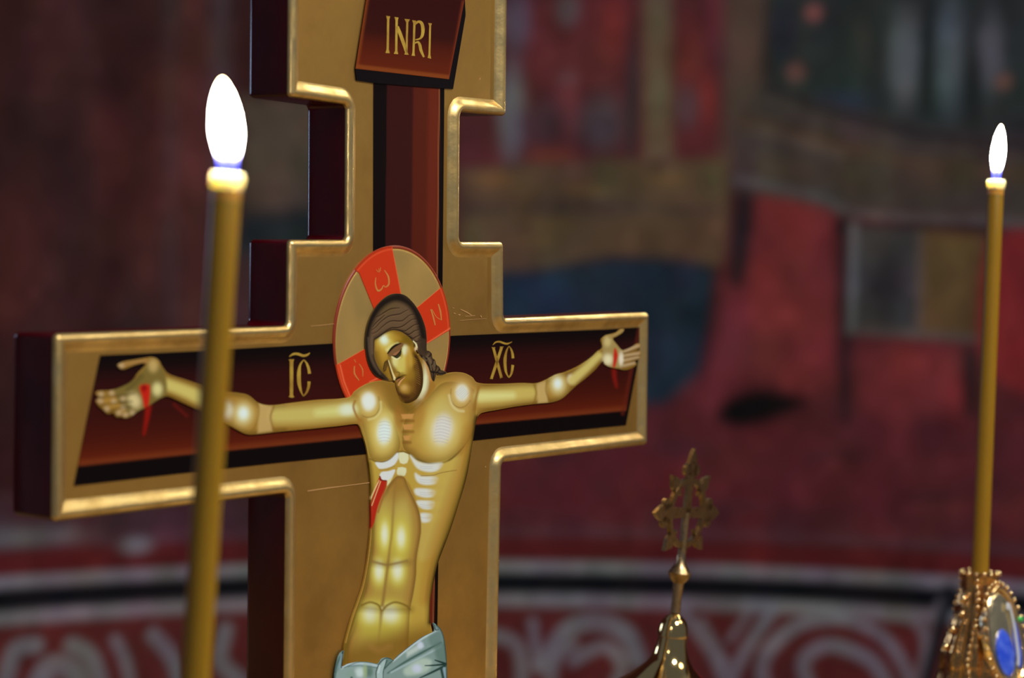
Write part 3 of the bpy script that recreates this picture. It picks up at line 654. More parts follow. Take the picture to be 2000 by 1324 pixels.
# ---- figure
BODY = [ # shoulder, right arm of the picture, torso, left arm
 (745,743),(762,746),(790,750),(808,735),(814,712),(815,692),(824,694),(834,706),(842,722),(852,733),(866,731),(885,727),(905,728),(922,736),(935,748),(980,749.5),(1020,748),(1049,748.5),(1069,741),(1087,731.5),(1104,727),(1129,716),(1154,700),(1169,686),(1177,680),
 (1175,665),(1183,656),(1192,653),(1204,650),(1213,643),(1219,643.5),(1215,650),(1204,657),(1197,662),(1206,674),(1216,684),(1233,679),(1247,671),(1252,675),(1245,683),(1251,688),(1252,695),(1249,700),(1240,705),(1243,711),(1237,717),(1228,721),(1219,722.5),
 (1208,720),(1192,717),(1181,711),(1177,705),(1162,722),(1142,740),(1124,754),(1104,773),(1092,781),(1074,786),(1042,789),(1005,794),(967,801),(950,804),(938,808),(931,819),
 (927,842),(922,870),(917.6,899),(912,929),(904.5,957),(896,984),(888,1010),(879,1037),(867,1068.5),(856,1098),(850,1122),(844,1152),(840,1171),(839,1203),(842,1222),(848,1260),(850,1330),(838,1440),(690,1440),(664,1330),
 (669,1301),(672,1264),(679,1235),(687,1208),(698,1176),(708,1147),(715,1115),(719,1086),(723,1049),(725,1020),(724.5,981),(725,953),(724,934),(722,915),(719,893),(715,870),(708,848),(702,832),(694,828),
 (660,832),(600,838),(545,843),(500,848),(480,847),(456,835),(426,818),(387,800),(357,786),(330,774),(318,776),(305,783),(287,795),(270,803),(258,812),(245,816.5),(238,814),(228,814),(222,806),(211,808),(202,800),(193,792),(189,784),(194,776),(188,770),(194,764),
 (222,762),(248,752),(262,742),(270,730),(285,714),(280,709),(262,713),(242,721),(233,718),(232,712),(246,706),(264,703),(288,699),(300,698),(310,704),(318,718),(330,731),(360,741),(402,755),(432,764),(462,767),(485,772),(503,786),(520,791),(541,791),(570,787),(620,781),(660,779),(683,775),(692,765),(704,756),(722,747)]
BODYS = smooth(BODY, 4)
def body(c):
    DK, OC, MD, HI, WH_ = L(84,60,14), L(150,112,42), L(178,150,66), L(204,196,112), L(210,224,214)
    c.c[:] = OC; c.rim(BODYS, L(88,64,16), 12, .8, sm=1, power=1)
    # --- trunk tone
    c.blob(810, 800, 95, 60, L(150,112,44), .9); c.blob(790, 770, 45, 30, L(122,86,24), .8)
    c.blob(800, 860, 20, 50, L(140,98,36), .8)
    pecL = [(700,800),(716,770),(750,790),(776,840),(782,872),(770,891),(750,899),(733,899),(722,892),(712,850)]
    pecR = [(786,872),(790,820),(830,780),(870,745),(926,760),(929,812),(921,846),(907,872),(890,888),(868,900),(845,903),(822,900),(806,890)]
    trunk = [(724,893),(750,903),(776,884),(800,886),(850,905),(900,890),(925,850),(918,900),(900,970),(870,1060),(850,1120),(840,1180),(845,1290),(770,1290),(790,1180),(815,1090),(820,1010),(790,935),(740,960),(726,950)]
    c.fill(trunk, L(176,146,58), soft=3)
    c.fill([(840,905),(905,895),(880,990),(850,1080),(815,1090),(822,1010)], L(182,158,76), soft=8, alpha=.8)
    for P in (pecL, pecR):
        c.fill(P, L(170,134,54), soft=4); c.rim(P, L(150,104,38), 30, .7, power=.9); c.rim(P, L(104,76,22), 17, .9, power=1.1)
    c.blob(747, 836, 29, 50, L(204,184,84), .95, power=1.2); c.blob(749, 842, 18, 32, L(212,206,134), .9, power=1.4); c.blob(750, 843, 13.5, 23, WH_, 1, .05, power=2.2)
    c.blob(864, 834, 42, 60, L(198,174,80), .95, .15, power=1.2); c.blob(863, 838, 26, 38, L(210,202,134), .9, .15, power=1.4); c.blob(872, 800, 26, 30, L(186,170,92), .7); c.blob(864, 838, 19, 29, L(206,204,190), 1, .2, power=2.2)
    for k in range(7):
        yy = 824 + k * 6.2; c.stroke([(740, yy+1), (750, yy-1), (761, yy+1)], .9, L(160,158,150), soft=.5, alpha=.6)
    for k in range(9):
        yy = 814 + k * 6.0; o_ = (4 - k) * .9; c.stroke([(850+o_, yy+1), (862+o_, yy-.5), (878+o_, yy+4)], .9, L(158,154,150), soft=.5, alpha=.6)
    # collar and neck shadow
    c.fill([(700,770),(722,750),(760,749),(800,784),(810,800),(790,812),(760,800),(740,770)], L(124,90,28), soft=8, alpha=.75)
    c.fill([(818,768),(826,740),(829,716),(822,698),(838,716),(846,742),(850,756),(836,775),(815,790),(800,800)], L(150,108,40), soft=3)
    c.stroke([(829,706),(831,735),(827,760),(813,790)], [4, 10, 12, 8], L(208,208,160), soft=4, alpha=[.3, 1, 1, .2]); c.stroke([(831,708),(841,742)], 4, L(196,130,60), soft=3, alpha=.7)
    c.stroke([(786,790),(800,800),(818,786)], 12, L(110,84,24), soft=5, alpha=.7)
    c.blob(700, 812, 10, 30, L(150,104,40), .6); c.blob(735, 770, 14, 18, L(160,112,44), .5); c.blob(778, 815, 9, 24, L(150,100,38), .7); c.blob(818, 815, 12, 30, L(160,112,42), .6, .2)
    # shoulder balls
    c.blob(718, 788, 30, 34, L(176,140,66), .8, power=1.3)
    c.stroke([(739,775),(741,795),(733,810),(718,815),(706,811)], 2.2, L(128,96,36), soft=1.2, alpha=.9)
    c.stroke([(743,785),(743,802),(733,815),(720,819)], 4.5, L(204,194,120), soft=2, alpha=.7)
    c.blob(718, 786, 19, 23, L(206,190,106), .9, power=1.8); c.blob(719.5, 784, 14, 17.5, L(214,220,204), 1, power=2.6)
    c.blob(905, 768, 30, 36, L(172,132,66), .8, power=1.3)
    c.stroke([(881,760),(880,776),(886,790),(898,796),(910,792),(918,782)], 1.8, L(128,94,38), soft=1.1, alpha=.9)
    c.stroke([(877,772),(882,790),(893,801),(905,803)], 4.5, L(206,192,130), soft=2, alpha=.75)
    c.blob(901, 768, 17, 21, L(206,184,110), .95, power=1.8); c.blob(902, 767, 12.5, 16, L(210,212,192), 1, power=2.6)
    for k in range(6):
        d_ = (k - 2.5) * 3.2; c.stroke([(902+d_*.75-6.5, 767+d_*.75+6.5), (902+d_*.75+6.5, 767+d_*.75-6.5)], .9, L(160,160,150), soft=.5, alpha=.65, sm=1)
    # sternum
    for (a, b_, y0, y1) in ((783,808,809,818), (786,807,829,839), (787,802,851,860)):
        c.fill([(a,y0),(b_,y0-1),(b_-3,y1),(a+3,y1)], L(186,134,66), soft=1.5, sm=1); c.stroke([(a+1,y1+4),(b_-1,y1+4)], 5, L(120,78,26), soft=2.5, alpha=.7, sm=1)
    # under the breast
    c.stroke([(722,896),(735,901),(752,901),(770,892),(779,882),(797,885),(812,896),(834,904),(856,905),(876,899),(897,882),(914,860),(928,832)], [2, 3, 3, 3, 2, 3, 4, 4.5, 4.5, 4, 3, 2, 1.5], L(92,72,24), soft=1.3, alpha=.9)
    RB = L(204,208,196)
    c.fill([(733,903),(748,903),(762,897),(776,884),(778,893),(771,906),(760,912.5),(745,915.5),(738,913)], RB, soft=1.8)
    c.fill([(741,930),(745,922),(758,920),(771,917),(768,928),(762,936),(752,939),(745,936)], RB, soft=1.4)
    c.fill([(754,940),(767,931),(762,942),(755.7,949)], L(206,204,150), soft=1.2, sm=1)
    c.fill([(779,884),(797,887),(795,904),(781,904)], L(206,206,158), soft=1.3, sm=2); c.fill([(777,913),(793,914),(791,928),(783,929),(775,926)], L(206,206,158), soft=1.3, sm=2)
    c.stroke([(741,918),(755,917),(770,910)], 2, L(150,120,56), soft=1, alpha=.8)
    for P in ([(801,889),(815,901),(836,906),(861,904),(864,909),(853,918.5),(841,921.5),(825,919),(814,913),(806,901)],
              [(811,924),(822,930),(853,932),(851,943),(836,946.6),(820,944),(812,935)], [(813,954),(849,958),(845,969),(829,971),(812,965)],
              [(815,978),(847,980),(844,992),(830,994),(819,989)], [(821,1003),(843,1005),(840,1017),(824,1019)]):
        c.fill(P, L(196,190,130), soft=5, sm=4, alpha=.7); c.fill(P, RB, soft=3.2, sm=4, alpha=.9)
    for yy in (910, 913.5, 936, 940, 961, 965, 985, 989, 1010): c.stroke([(820,yy),(832,yy+1.6),(844,yy+1)], .8, L(158,156,160), soft=.5, alpha=.55)
    for yy, xx in ((910,872), (938,858), (962,853), (986,851), (1010,848)): c.blob(xx, yy, 14, 9, L(186,160,72), .75)
    for (P) in ([(812,920),(830,925),(852,923)], [(812,948),(830,950),(850,949)], [(816,974),(832,975),(846,974)], [(820,998),(842,999)]): c.stroke(P, 2.6, L(184,150,60), soft=1.5, alpha=.7)
    c.stroke([(822,929),(846,928),(862,923),(892,918)], .9, L(110,70,24), soft=.5)
    # belly
    belly = [(776,929),(790,932),(798,951),(809,974),(818,996),(821.5,1013),(822.5,1035),(820.5,1052),(814,1090),(813,1122),(808,1157),(802,1186),(800,1206),(798,1250),(790,1330),(690,1330),(676,1270),(690,1225),(700,1190),(712,1150),(722,1100),(727,1050),(730,1012),(740,984),(750,964),(757,949),(768,935)]
    c.fill(belly, L(164,136,60), soft=2.5); c.rim(belly, L(150,104,44), 22, .8, power=1); c.rim(belly, L(104,76,30), 9, .85, power=1)
    c.blob(779, 960, 14, 28, L(140,98,34), .7)
    c.blob(748, 1020, 15, 50, L(178,158,74), .8); c.blob(784, 1020, 17, 50, L(182,162,80), .8)
    for (bx, by, rx, ry, wx, wy) in ((751,1046,13,38,5.5,18), (783,1052,15,38,6.5,17), (740,1118,13,26,7,16), (776,1117,14,26,8,16), (725,1203,23,28,12,15), (762,1203,25,28,13,15)):
        c.blob(bx, by, rx*1.15, ry, L(196,184,62), .95, power=1.3); c.blob(bx, by-2, wx*1.7, wy*1.4, L(206,202,104), .9, power=1.3); c.blob(bx, by-3, wx*1.1, wy, L(214,218,186), .95, power=1.3)
    c.blob(740, 1235, 42, 20, L(174,158,60), .75, power=1.2)
    c.stroke([(772,935),(769,975),(765,1040),(761,1070),(757,1105),(749,1165),(745,1190),(742,1225),(738,1260)], [3, 4, 4, 4, 5, 6, 7, 5, 3], L(138,106,50), soft=2.4, alpha=[.4, .6, .8, .8, .9, .9, .9, .5, .2])
    c.stroke([(722,1098),(757,1103),(800,1098)], 9, L(126,98,44), soft=6, alpha=.6); c.stroke([(702,1186),(746,1190),(802,1190)], 9, L(112,84,28), soft=7, alpha=.6)
    c.stroke([(726,1096),(745,1101),(757,1103),(772,1100),(795,1095)], 4, L(132,104,52), soft=2, alpha=.8)
    c.stroke([(706,1182),(722,1176),(738,1181),(746,1191),(756,1182),(772,1176),(792,1182),(800,1190)], 4, L(118,92,30), soft=1.8, alpha=.9)
    c.blob(746, 1187, 2.6, 3.6, L(176,166,104), .8)
    c.fill([(690,1262),(742,1246),(800,1230),(842,1222),(846,1250),(800,1280),(760,1300),(660,1310),(668,1280)], L(118,84,24), soft=22, alpha=.8)
    c.stroke([(724,1262),(740,1270),(760,1262)], 10, L(166,120,60), soft=6, alpha=.35)
    c.stroke([(918,840),(905,900),(886,960),(866,1020),(848,1075),(838,1120),(832,1170)], 20, L(158,112,40), soft=10, alpha=.7)
    # side shade on the far flank and outline
    c.stroke([(931,825),(922,880),(911,935),(896,990),(879,1040),(862,1088),(851,1125),(844,1165),(842,1215)], [10, 16, 20, 24, 24, 22, 20, 18, 14], L(92,66,14), soft=7, alpha=.85)
    c.stroke([(931,815),(924,870),(913,930),(898,985),(881,1036),(867,1070),(855,1104),(846,1150),(840,1215)], 8, L(26,18,5), soft=3.2, alpha=.9)
    c.stroke([(722,905),(726,940),(727,1000),(725,1050),(721,1090),(710,1150),(698,1185),(682,1235),(672,1290)], 7, L(104,82,22), soft=3.5, alpha=.8)
    c.stroke([(725,1000),(724,1050),(718,1100),(708,1150),(688,1208),(675,1255)], 1.6, L(186,140,62), soft=.8, alpha=.8)
    # wound in the side
    c.fill([(740,932),(746,937),(755,938.5),(754,950),(745,970),(736,996),(731,1018),(726,1030),(720,1028),(724,985)], L(168,36,20), soft=1.6)
    c.stroke([(754,940),(748,968),(738,1000)], 3.5, L(150,60,30), soft=1.5, alpha=.6); c.stroke([(726,990),(722,1030)], 6, L(160,50,24), soft=3, alpha=.7)
    for P in ([(740,938),(732,956),(721,982)], [(743,940),(735,962),(726,987)], [(738,942),(729,960),(722,979)]): c.stroke(P, 1.1, L(226,196,130), soft=.5)
    c.stroke([(741,930),(744,937),(754,939)], 1.6, L(60,16,12), soft=.6)
    # --- arm on the viewer's left
    c.fill([(560,780),(700,770),(706,830),(560,850)], OC, soft=6, sm=1, alpha=.6)
    c.stroke([(540,812),(600,809),(660,803),(688,799)], [30, 33, 34, 34], L(186,170,88), soft=9, alpha=.95); c.stroke([(620,806),(686,800)], [12, 20], L(202,200,120), soft=7, alpha=.8)
    c.blob(678, 800, 16, 11, L(208,216,186), .9, -.1)
    c.stroke([(693,783),(690,795),(696,812),(703,822)], 4, L(150,104,40), soft=2)
    c.fill([(505,786),(531,794),(531,842),(503,846)], L(186,156,92), soft=4, sm=1, alpha=.8)
    for P, al in (([(535,793),(528,815),(535,841)], .8), ([(502,784),(505,805),(498,832),(490,842)], .8), ([(454,790),(451,808),(456,822)], .7)): c.stroke(P, 3, L(122,88,30), soft=2, alpha=al)
    c.blob(475, 809, 26, 26, L(190,160,78), .7, power=1.8); c.blob(475, 808, 15, 18, L(206,206,150), .9, power=1.4); c.blob(475, 807, 9, 11, WH_, .9, power=1.4)
    c.blob(443, 801, 11, 16, L(212,212,180), .9, power=1.5)
    c.stroke([(325,750),(360,763),(400,781),(430,795)], [20, 22, 26, 24], L(190,176,92), soft=6, alpha=.95)
    # --- hand, left
    c.fill([(222,762),(262,742),(290,712),(318,720),(324,770),(287,797),(255,812)], L(110,92,40), soft=4)
    c.blob(299, 714, 10, 13, L(178,150,86), .9); c.blob(307, 760, 10, 13, L(206,196,126), .9); c.blob(262, 782, 12, 16, L(204,186,126), .9, -.5)
    c.stroke([(237,714),(262,708),(286,705)], 7, L(150,112,58), soft=2.5); c.stroke([(250,760),(275,735)], 10, L(84,72,30), soft=4, alpha=.7)
    for (fx, fy) in ((197,770),(196,783),(208,798),(232,806),(245,810),(258,806),(218,768),(222,784),(240,778),(237,714),(240,796)): c.blob(fx, fy, 5.5, 5, L(176,150,104), .85)
    for P in ([(194,776),(240,772),(262,768)], [(200,790),(235,786),(258,784)], [(214,803),(238,796),(256,794)]): c.stroke(P, 2.5, L(70,50,22), soft=1.5, alpha=.8)
    c.fill([(272,755),(285,750),(293,756),(290,790),(283,800),(277,775)], L(176,30,16), soft=3); c.blob(281, 758, 5, 7, L(110,10,8), .8)
    # --- arm on the viewer's right
    c.stroke([(940,776),(975,773),(1010,769),(1036,767)], [28, 30, 28, 26], L(188,168,84), soft=8, alpha=.95); c.stroke([(938,774),(1000,772)], [18, 12], L(206,202,124), soft=6, alpha=.9)
    c.stroke([(935,755),(930,775),(926,800)], 5, L(140,100,34), soft=2.5)
    c.fill([(1048,750),(1066,744),(1070,786),(1050,788)], L(188,160,96), soft=3, sm=1, alpha=.8)
    for P in ([(1043,751),(1047,768),(1042,788)], [(1068,742),(1066,762),(1073,783)], [(1105,728),(1110,745),(1104,768)]): c.stroke(P, 2.8, L(120,88,32), soft=1.8, alpha=.8)
    c.blob(1089, 752, 19, 21, L(190,166,84), .7, power=1.8); c.blob(1089, 750, 12, 15, L(208,204,150), .95, power=1.4); c.blob(1089, 749, 7, 9, WH_, .9, power=1.4)
    c.blob(1114, 740, 6, 8, L(212,208,180), .9); c.stroke([(1118,742),(1145,718),(1170,694)], [18, 15, 12], L(192,176,96), soft=4, alpha=.95)
    # --- hand, right
    c.fill([(1177,668),(1190,655),(1206,675),(1217,686),(1214,716),(1182,711)], L(150,128,72), soft=3)
    c.blob(1186, 667, 7, 10, L(190,172,110), .9); c.blob(1187, 702, 10, 11, L(214,206,160), .95); c.blob(1213, 701, 5, 13, L(216,206,176), .95)
    c.stroke([(1190,658),(1204,653),(1216,645)], 5, L(156,130,74), soft=2)
    for P in ([(1220,686),(1247,675)], [(1222,694),(1247,690)], [(1222,703),(1246,697)], [(1218,714),(1238,709)]): c.stroke(P, 5, L(168,142,100), soft=1.5, sm=1)
    for P in ([(1218,690),(1247,683)], [(1218,699),(1248,694)], [(1217,709),(1240,704)]): c.stroke(P, 1.8, L(74,50,26), soft=1, sm=1, alpha=.9)
    c.stroke([(1201,682),(1202,695),(1199,715)], [4, 9, 5], L(176,30,18), soft=2); 
    # loin area under the cloth
    c.fill([(650,1302),(880,1290),(880,1460),(640,1460)], L(120,88,30), soft=6, sm=1)
WB = WP - .0011
figure = relief('painted_figure', [BODYS], WB, .0011, body, 1.15, crux, M_paint, edge=.00012, edge_w=3, base=L(150,112,42), label='painted figure with arms spread wide')

HAIR = [(775,573),(792,577),(807,591),(818,607),(826,624),(831.5,642),(833.5,661),(833.5,683),(838,685),(843,690),(845,699),(850,703),(852.5,712),(858,716),(861,722),(867,724),(872.5,728),(868,731),(860,733),(853,730),(851,735),(848,745),(843,740),(839,724),(834,712),(828,702),(822,697),(815,685),(806,668),(798,658),(789,651),(780,647),(766,645),(751,651),(739,659),(732,664),(731,680),(731,695),(735,709),(742,722),(752,733),(759,741),(757,743),(746,740),(734,734),(725,723),(718,706),(714,684),(713.5,663),(716,642),(722,622),(731,604),(742,590),(758,577)]
FACE = [(729,668),(732,662),(745,652),(758,645),(768,642),(782,645),(792,650),(802,658),(809,665),(816,680),(812,685),(817,696),(823,711),(826,725),(826.5,743),(825,757),(821,768),(815,778),(808,783),(799,787),(791,787),(783,783),(778,774),(774.5,764),(772,755),(771,746),(767,743),(760,744),(752,738),(741,724),(733,710),(729,692)]
def headp(c):
    OC = L(140,104,28); c.c[:] = OC; BR = L(94,72,48); BK = L(20,15,12)
    # --- face
    c.fill(FACE, OC, soft=1)
    c.blob(783, 668, 30, 16, L(116,88,16), .8, .3); c.blob(748, 680, 22, 26, L(178,140,50), .9)
    c.blob(753, 665, 17, 17, L(200,182,78), .95); c.blob(750, 663, 8, 9.5, L(208,222,196), 1, -.3, power=1.4)
    c.stroke([(757,683),(765,677),(776,671)], [8, 8, 4], L(206,198,120), soft=3, alpha=.9)
    c.blob(736, 705, 9, 28, L(140,104,30), .8); c.stroke([(733,690),(740,712),(752,732)], 8, L(110,84,26), soft=4, alpha=.7)
    c.fill([(784,679),(796,676),(803,690),(804,712),(797,728),(785,732),(776,722),(769,708),(768,699),(778,702),(785,694)], L(196,178,80), soft=5)
    c.blob(791, 684, 6, 10, L(208,214,168), .95); c.blob(772, 706, 8, 11, L(206,200,128), .9); c.blob(785, 712, 10, 16, L(192,176,86), .8)
    c.blob(798, 705, 7, 30, L(172,126,40), .8); c.stroke([(806,682),(809,700),(812,720)], 7, L(140,100,24), soft=4, alpha=.9)
    c.rim(FACE, L(92,66,20), 7, .75, power=1); c.blob(798, 664, 13, 9, L(104,80,16), .8, .6); c.blob(770, 659, 14, 7, L(170,132,44), .6, .2)
    # sockets, brows, lids
    c.fill([(757,690),(765,680),(775,673),(784,670),(788,672),(784,680),(781,686),(774,692),(766,696),(759,696)], L(116,82,46), soft=1.8)
    c.stroke([(757,690),(764.5,680.5),(773,674),(783,670.5)], [2.6, 4.6, 4.6, 1.4], L(30,19,9), soft=.8)
    c.fill([(768,691),(775,687),(781,684),(780,688),(774,693),(768,694)], L(146,98,60), soft=1, sm=2)
    c.fill([(767.5,695),(775,692.5),(783,683.5),(783.5,691),(779,698),(774,700)], L(52,48,24), soft=1, sm=3)
    c.stroke([(767,694.5),(772,695.5),(777,691),(781,686.5),(784,681)], 1.5, L(26,16,8), soft=.6)
    c.stroke([(765,697),(774,701.5),(781,698)], 2.2, L(214,206,150), soft=1, alpha=.9)
    c.stroke([(760,697),(764,712),(771,726)], 5, L(120,92,34), soft=2.5, alpha=.8)
    c.fill([(748,724),(751,707),(756,705),(757,714),(752,725)], L(92,66,26), soft=1.2); c.stroke([(748,722),(751,708),(757,704.5)], 1.3, L(48,32,12), soft=.6); c.stroke([(749,725),(754,722)], 1.2, L(56,36,14), soft=.6)
    # nose
    c.stroke([(756.5,704),(761,720),(765,735),(770,744)], 3.4, L(72,48,16), soft=1.2)
    c.stroke([(758.5,704),(762,715),(766,727),(769.5,736),(770.5,740)], [1.4, 2.2, 2.4, 4, 5], L(214,196,130), soft=.9)
    c.stroke([(774.5,727),(778.5,726.5),(780,730),(778,735),(774,736)], 1.4, L(74,48,16), soft=.7); c.blob(775, 731, 3.4, 4, L(150,116,48), .8)
    # moustache, lips, beard
    c.stroke([(773,741),(780,737),(788,733),(794,732.5)], [3.5, 4.5, 3.4, 1.5], L(42,24,10), soft=1); c.blob(783, 731, 7, 4, L(120,92,26), .7, -.3)
    c.stroke([(775,745),(777,742),(780,741)], 2.4, L(150,96,62), soft=1)
    c.stroke([(778,752),(781,746),(785,741),(790,737)], [2.6, 3.2, 2.8, 1.5], L(196,142,88), soft=.8); c.stroke([(777,746),(781,742),(788,736.5)], 1.2, L(40,22,10), soft=.6)
    c.fill([(806,690),(811,690),(818,700),(823,713),(825.5,727),(826,745),(823,762),(816,776),(808,783),(799,786.5),(791,786.5),(784,782),(779,773),(775,763),(774,756),(779,757),(783,764),(790,768),(800,768),(806,756),(803,740),(806,720),(811,706)], L(76,48,16), soft=4.5)
    c.stroke([(812,696),(820,712),(824,730),(824,750),(818,770),(806,782),(792,786)], 4.5, L(44,27,10), soft=2.5, alpha=.85)
    c.blob(803, 745, 9, 26, L(110,74,22), .8); c.blob(790, 758, 10, 9, L(168,128,56), .9); c.blob(789, 757, 5.5, 5.5, L(188,152,80), .8); c.blob(800, 730, 12, 14, L(150,116,34), .6)
    c.stroke([(780,770),(788,776),(798,776)], 3, L(66,38,12), soft=1.5, alpha=.8); c.stroke([(772,748),(774,760),(779,771)], 2, L(70,44,16), soft=1)
    for k in range(12):
        yy = 698 + k * 4.4; x0 = 808 + min(k, 8) * .7
        c.stroke([(x0, yy), (x0 + 6.5, yy + 4.5)], .8, L(150,112,52), soft=.45, alpha=.55, sm=1)
    for k in range(8):
        yy = 738 + k * 3.6; c.stroke([(806 - k*.3, yy), (813 - k*.3, yy + 4)], .7, L(140,100,40), soft=.45, alpha=.5, sm=1)
    c.stroke([(827,716),(827,745),(823,762),(814,779)], 2, L(74,60,20), soft=1)
    # --- hair
    c.fill(HAIR, BR, soft=.8, sm=4); c.rim(HAIR, BK, 9, .9, sm=4)
    c.fill([(775,573),(800,585),(822,615),(833,655),(833,690),(822,680),(818,650),(806,612),(790,594),(768,590),(745,606),(730,628),(722,655),(722,690),(732,716),(752,738),(744,742),(722,722),(712,680),(716,635),(738,592)], BK, soft=6, alpha=.96)
    c.blob(760, 603, 18, 9, L(88,72,34), .5, -.5); c.stroke([(719,660),(722,690),(730,712),(742,730)], 3, L(84,70,54), soft=2, alpha=.7)
    c.stroke([(726,660),(727,690)], 4, L(104,84,60), soft=2, alpha=.5)
    sc = lambda P: [(700 + a / 11.03, 560 + b_ / 11.03) for a, b_ in P]
    for P in ([(390,650),(480,600),(560,545),(680,480),(780,460),(880,455)], [(280,930),(370,870),(470,760),(600,660),(700,615),(800,600),(900,580),(960,545),(1060,495)],
              [(290,1010),(400,960),(520,850),(640,760),(740,730),(860,735),(950,725),(1020,670),(1100,610),(1190,590)], [(380,1100),(500,1030),(620,930),(720,880),(800,880),(900,865),(990,820),(1080,750),(1160,700),(1240,690)],
              [(830,920),(950,950),(1020,940),(1110,880),(1200,820),(1290,800)], [(960,980),(1060,1025),(1130,1000),(1200,950),(1300,920)], [(1080,1060),(1170,1110),(1230,1080),(1320,1035)], [(1170,1150),(1240,1180),(1330,1160),(1400,1175)],
              [(300,870),(390,760),(470,690),(560,610)]):
        c.stroke(sc(P), [1.0, 1.8, 1.8, 1.0], L(36,20,10), soft=.6, alpha=.95)
        c.stroke([(a, b_ + 2.4) for a, b_ in sc(P)], 1.0, L(122,94,62), soft=.9, alpha=.4)
    c.stroke([(732,663),(742,656),(752,649),(766,643.5),(780,645.5),(792,652),(804,662)], 1.8, L(36,24,10), soft=.9, alpha=.9)
    # braid
    c.fill([(816,662),(833,665),(834,690),(826,702),(818,690)], L(58,44,30), soft=2.5, alpha=.8)
    for P in ([(822,694),(830,700),(838,696),(843,690)], [(832,700),(836,712),(843,712),(846,703)], [(838,714),(842,726),(850,724),(852,714)], [(846,728),(854,726),(859,720)], [(846,742),(846,728),(842,716)], [(853,728),(862,729),(870,728)]):
        c.stroke(P, 2.2, L(22,16,14), soft=1)
    for P in ([(826,698),(832,704)], [(834,697),(839,702),(841,708)], [(840,712),(842,722)], [(848,706),(849,714)]): c.stroke(P, 2.4, L(104,88,62), soft=1.2, sm=1, alpha=.8)
    # ear
    c.stroke([(807,666),(812,672),(813.5,678)], [1.8, 3.2, 3.4], L(210,200,146), soft=.8); c.blob(812, 681, 3, 4.2, L(206,178,130), 1); c.blob(809, 675, 1.8, 4, L(70,48,16), .9)
head = relief('head', [smooth(FACE, 4), smooth(HAIR, 4)], WB - .0002, .0004, headp, .8, figure, M_paint, edge=.00012, edge_w=2.5, base=L(140,104,28), label='bowed bearded head with long brown hair')
s8 = lambda P: [(640 + a / 7.692, 1200 + b_ / 7.692) for a, b_ in P]
CLOTH = s8([(240,540),(232,640),(215,780),(300,742),(450,712),(600,712),(750,738),(800,670),(870,645),(940,655),(985,682),(1050,620),(1150,540),(1250,460),(1400,350),(1500,300),(1600,248),(1580,125),(1645,165),(1700,220),(1745,330),(1772,500),(1790,700),(1795,954)]) + [(872,1380),(860,1450),(665,1450),(650,1380)] + s8([(98,954),(104,880),(130,740),(170,610)])
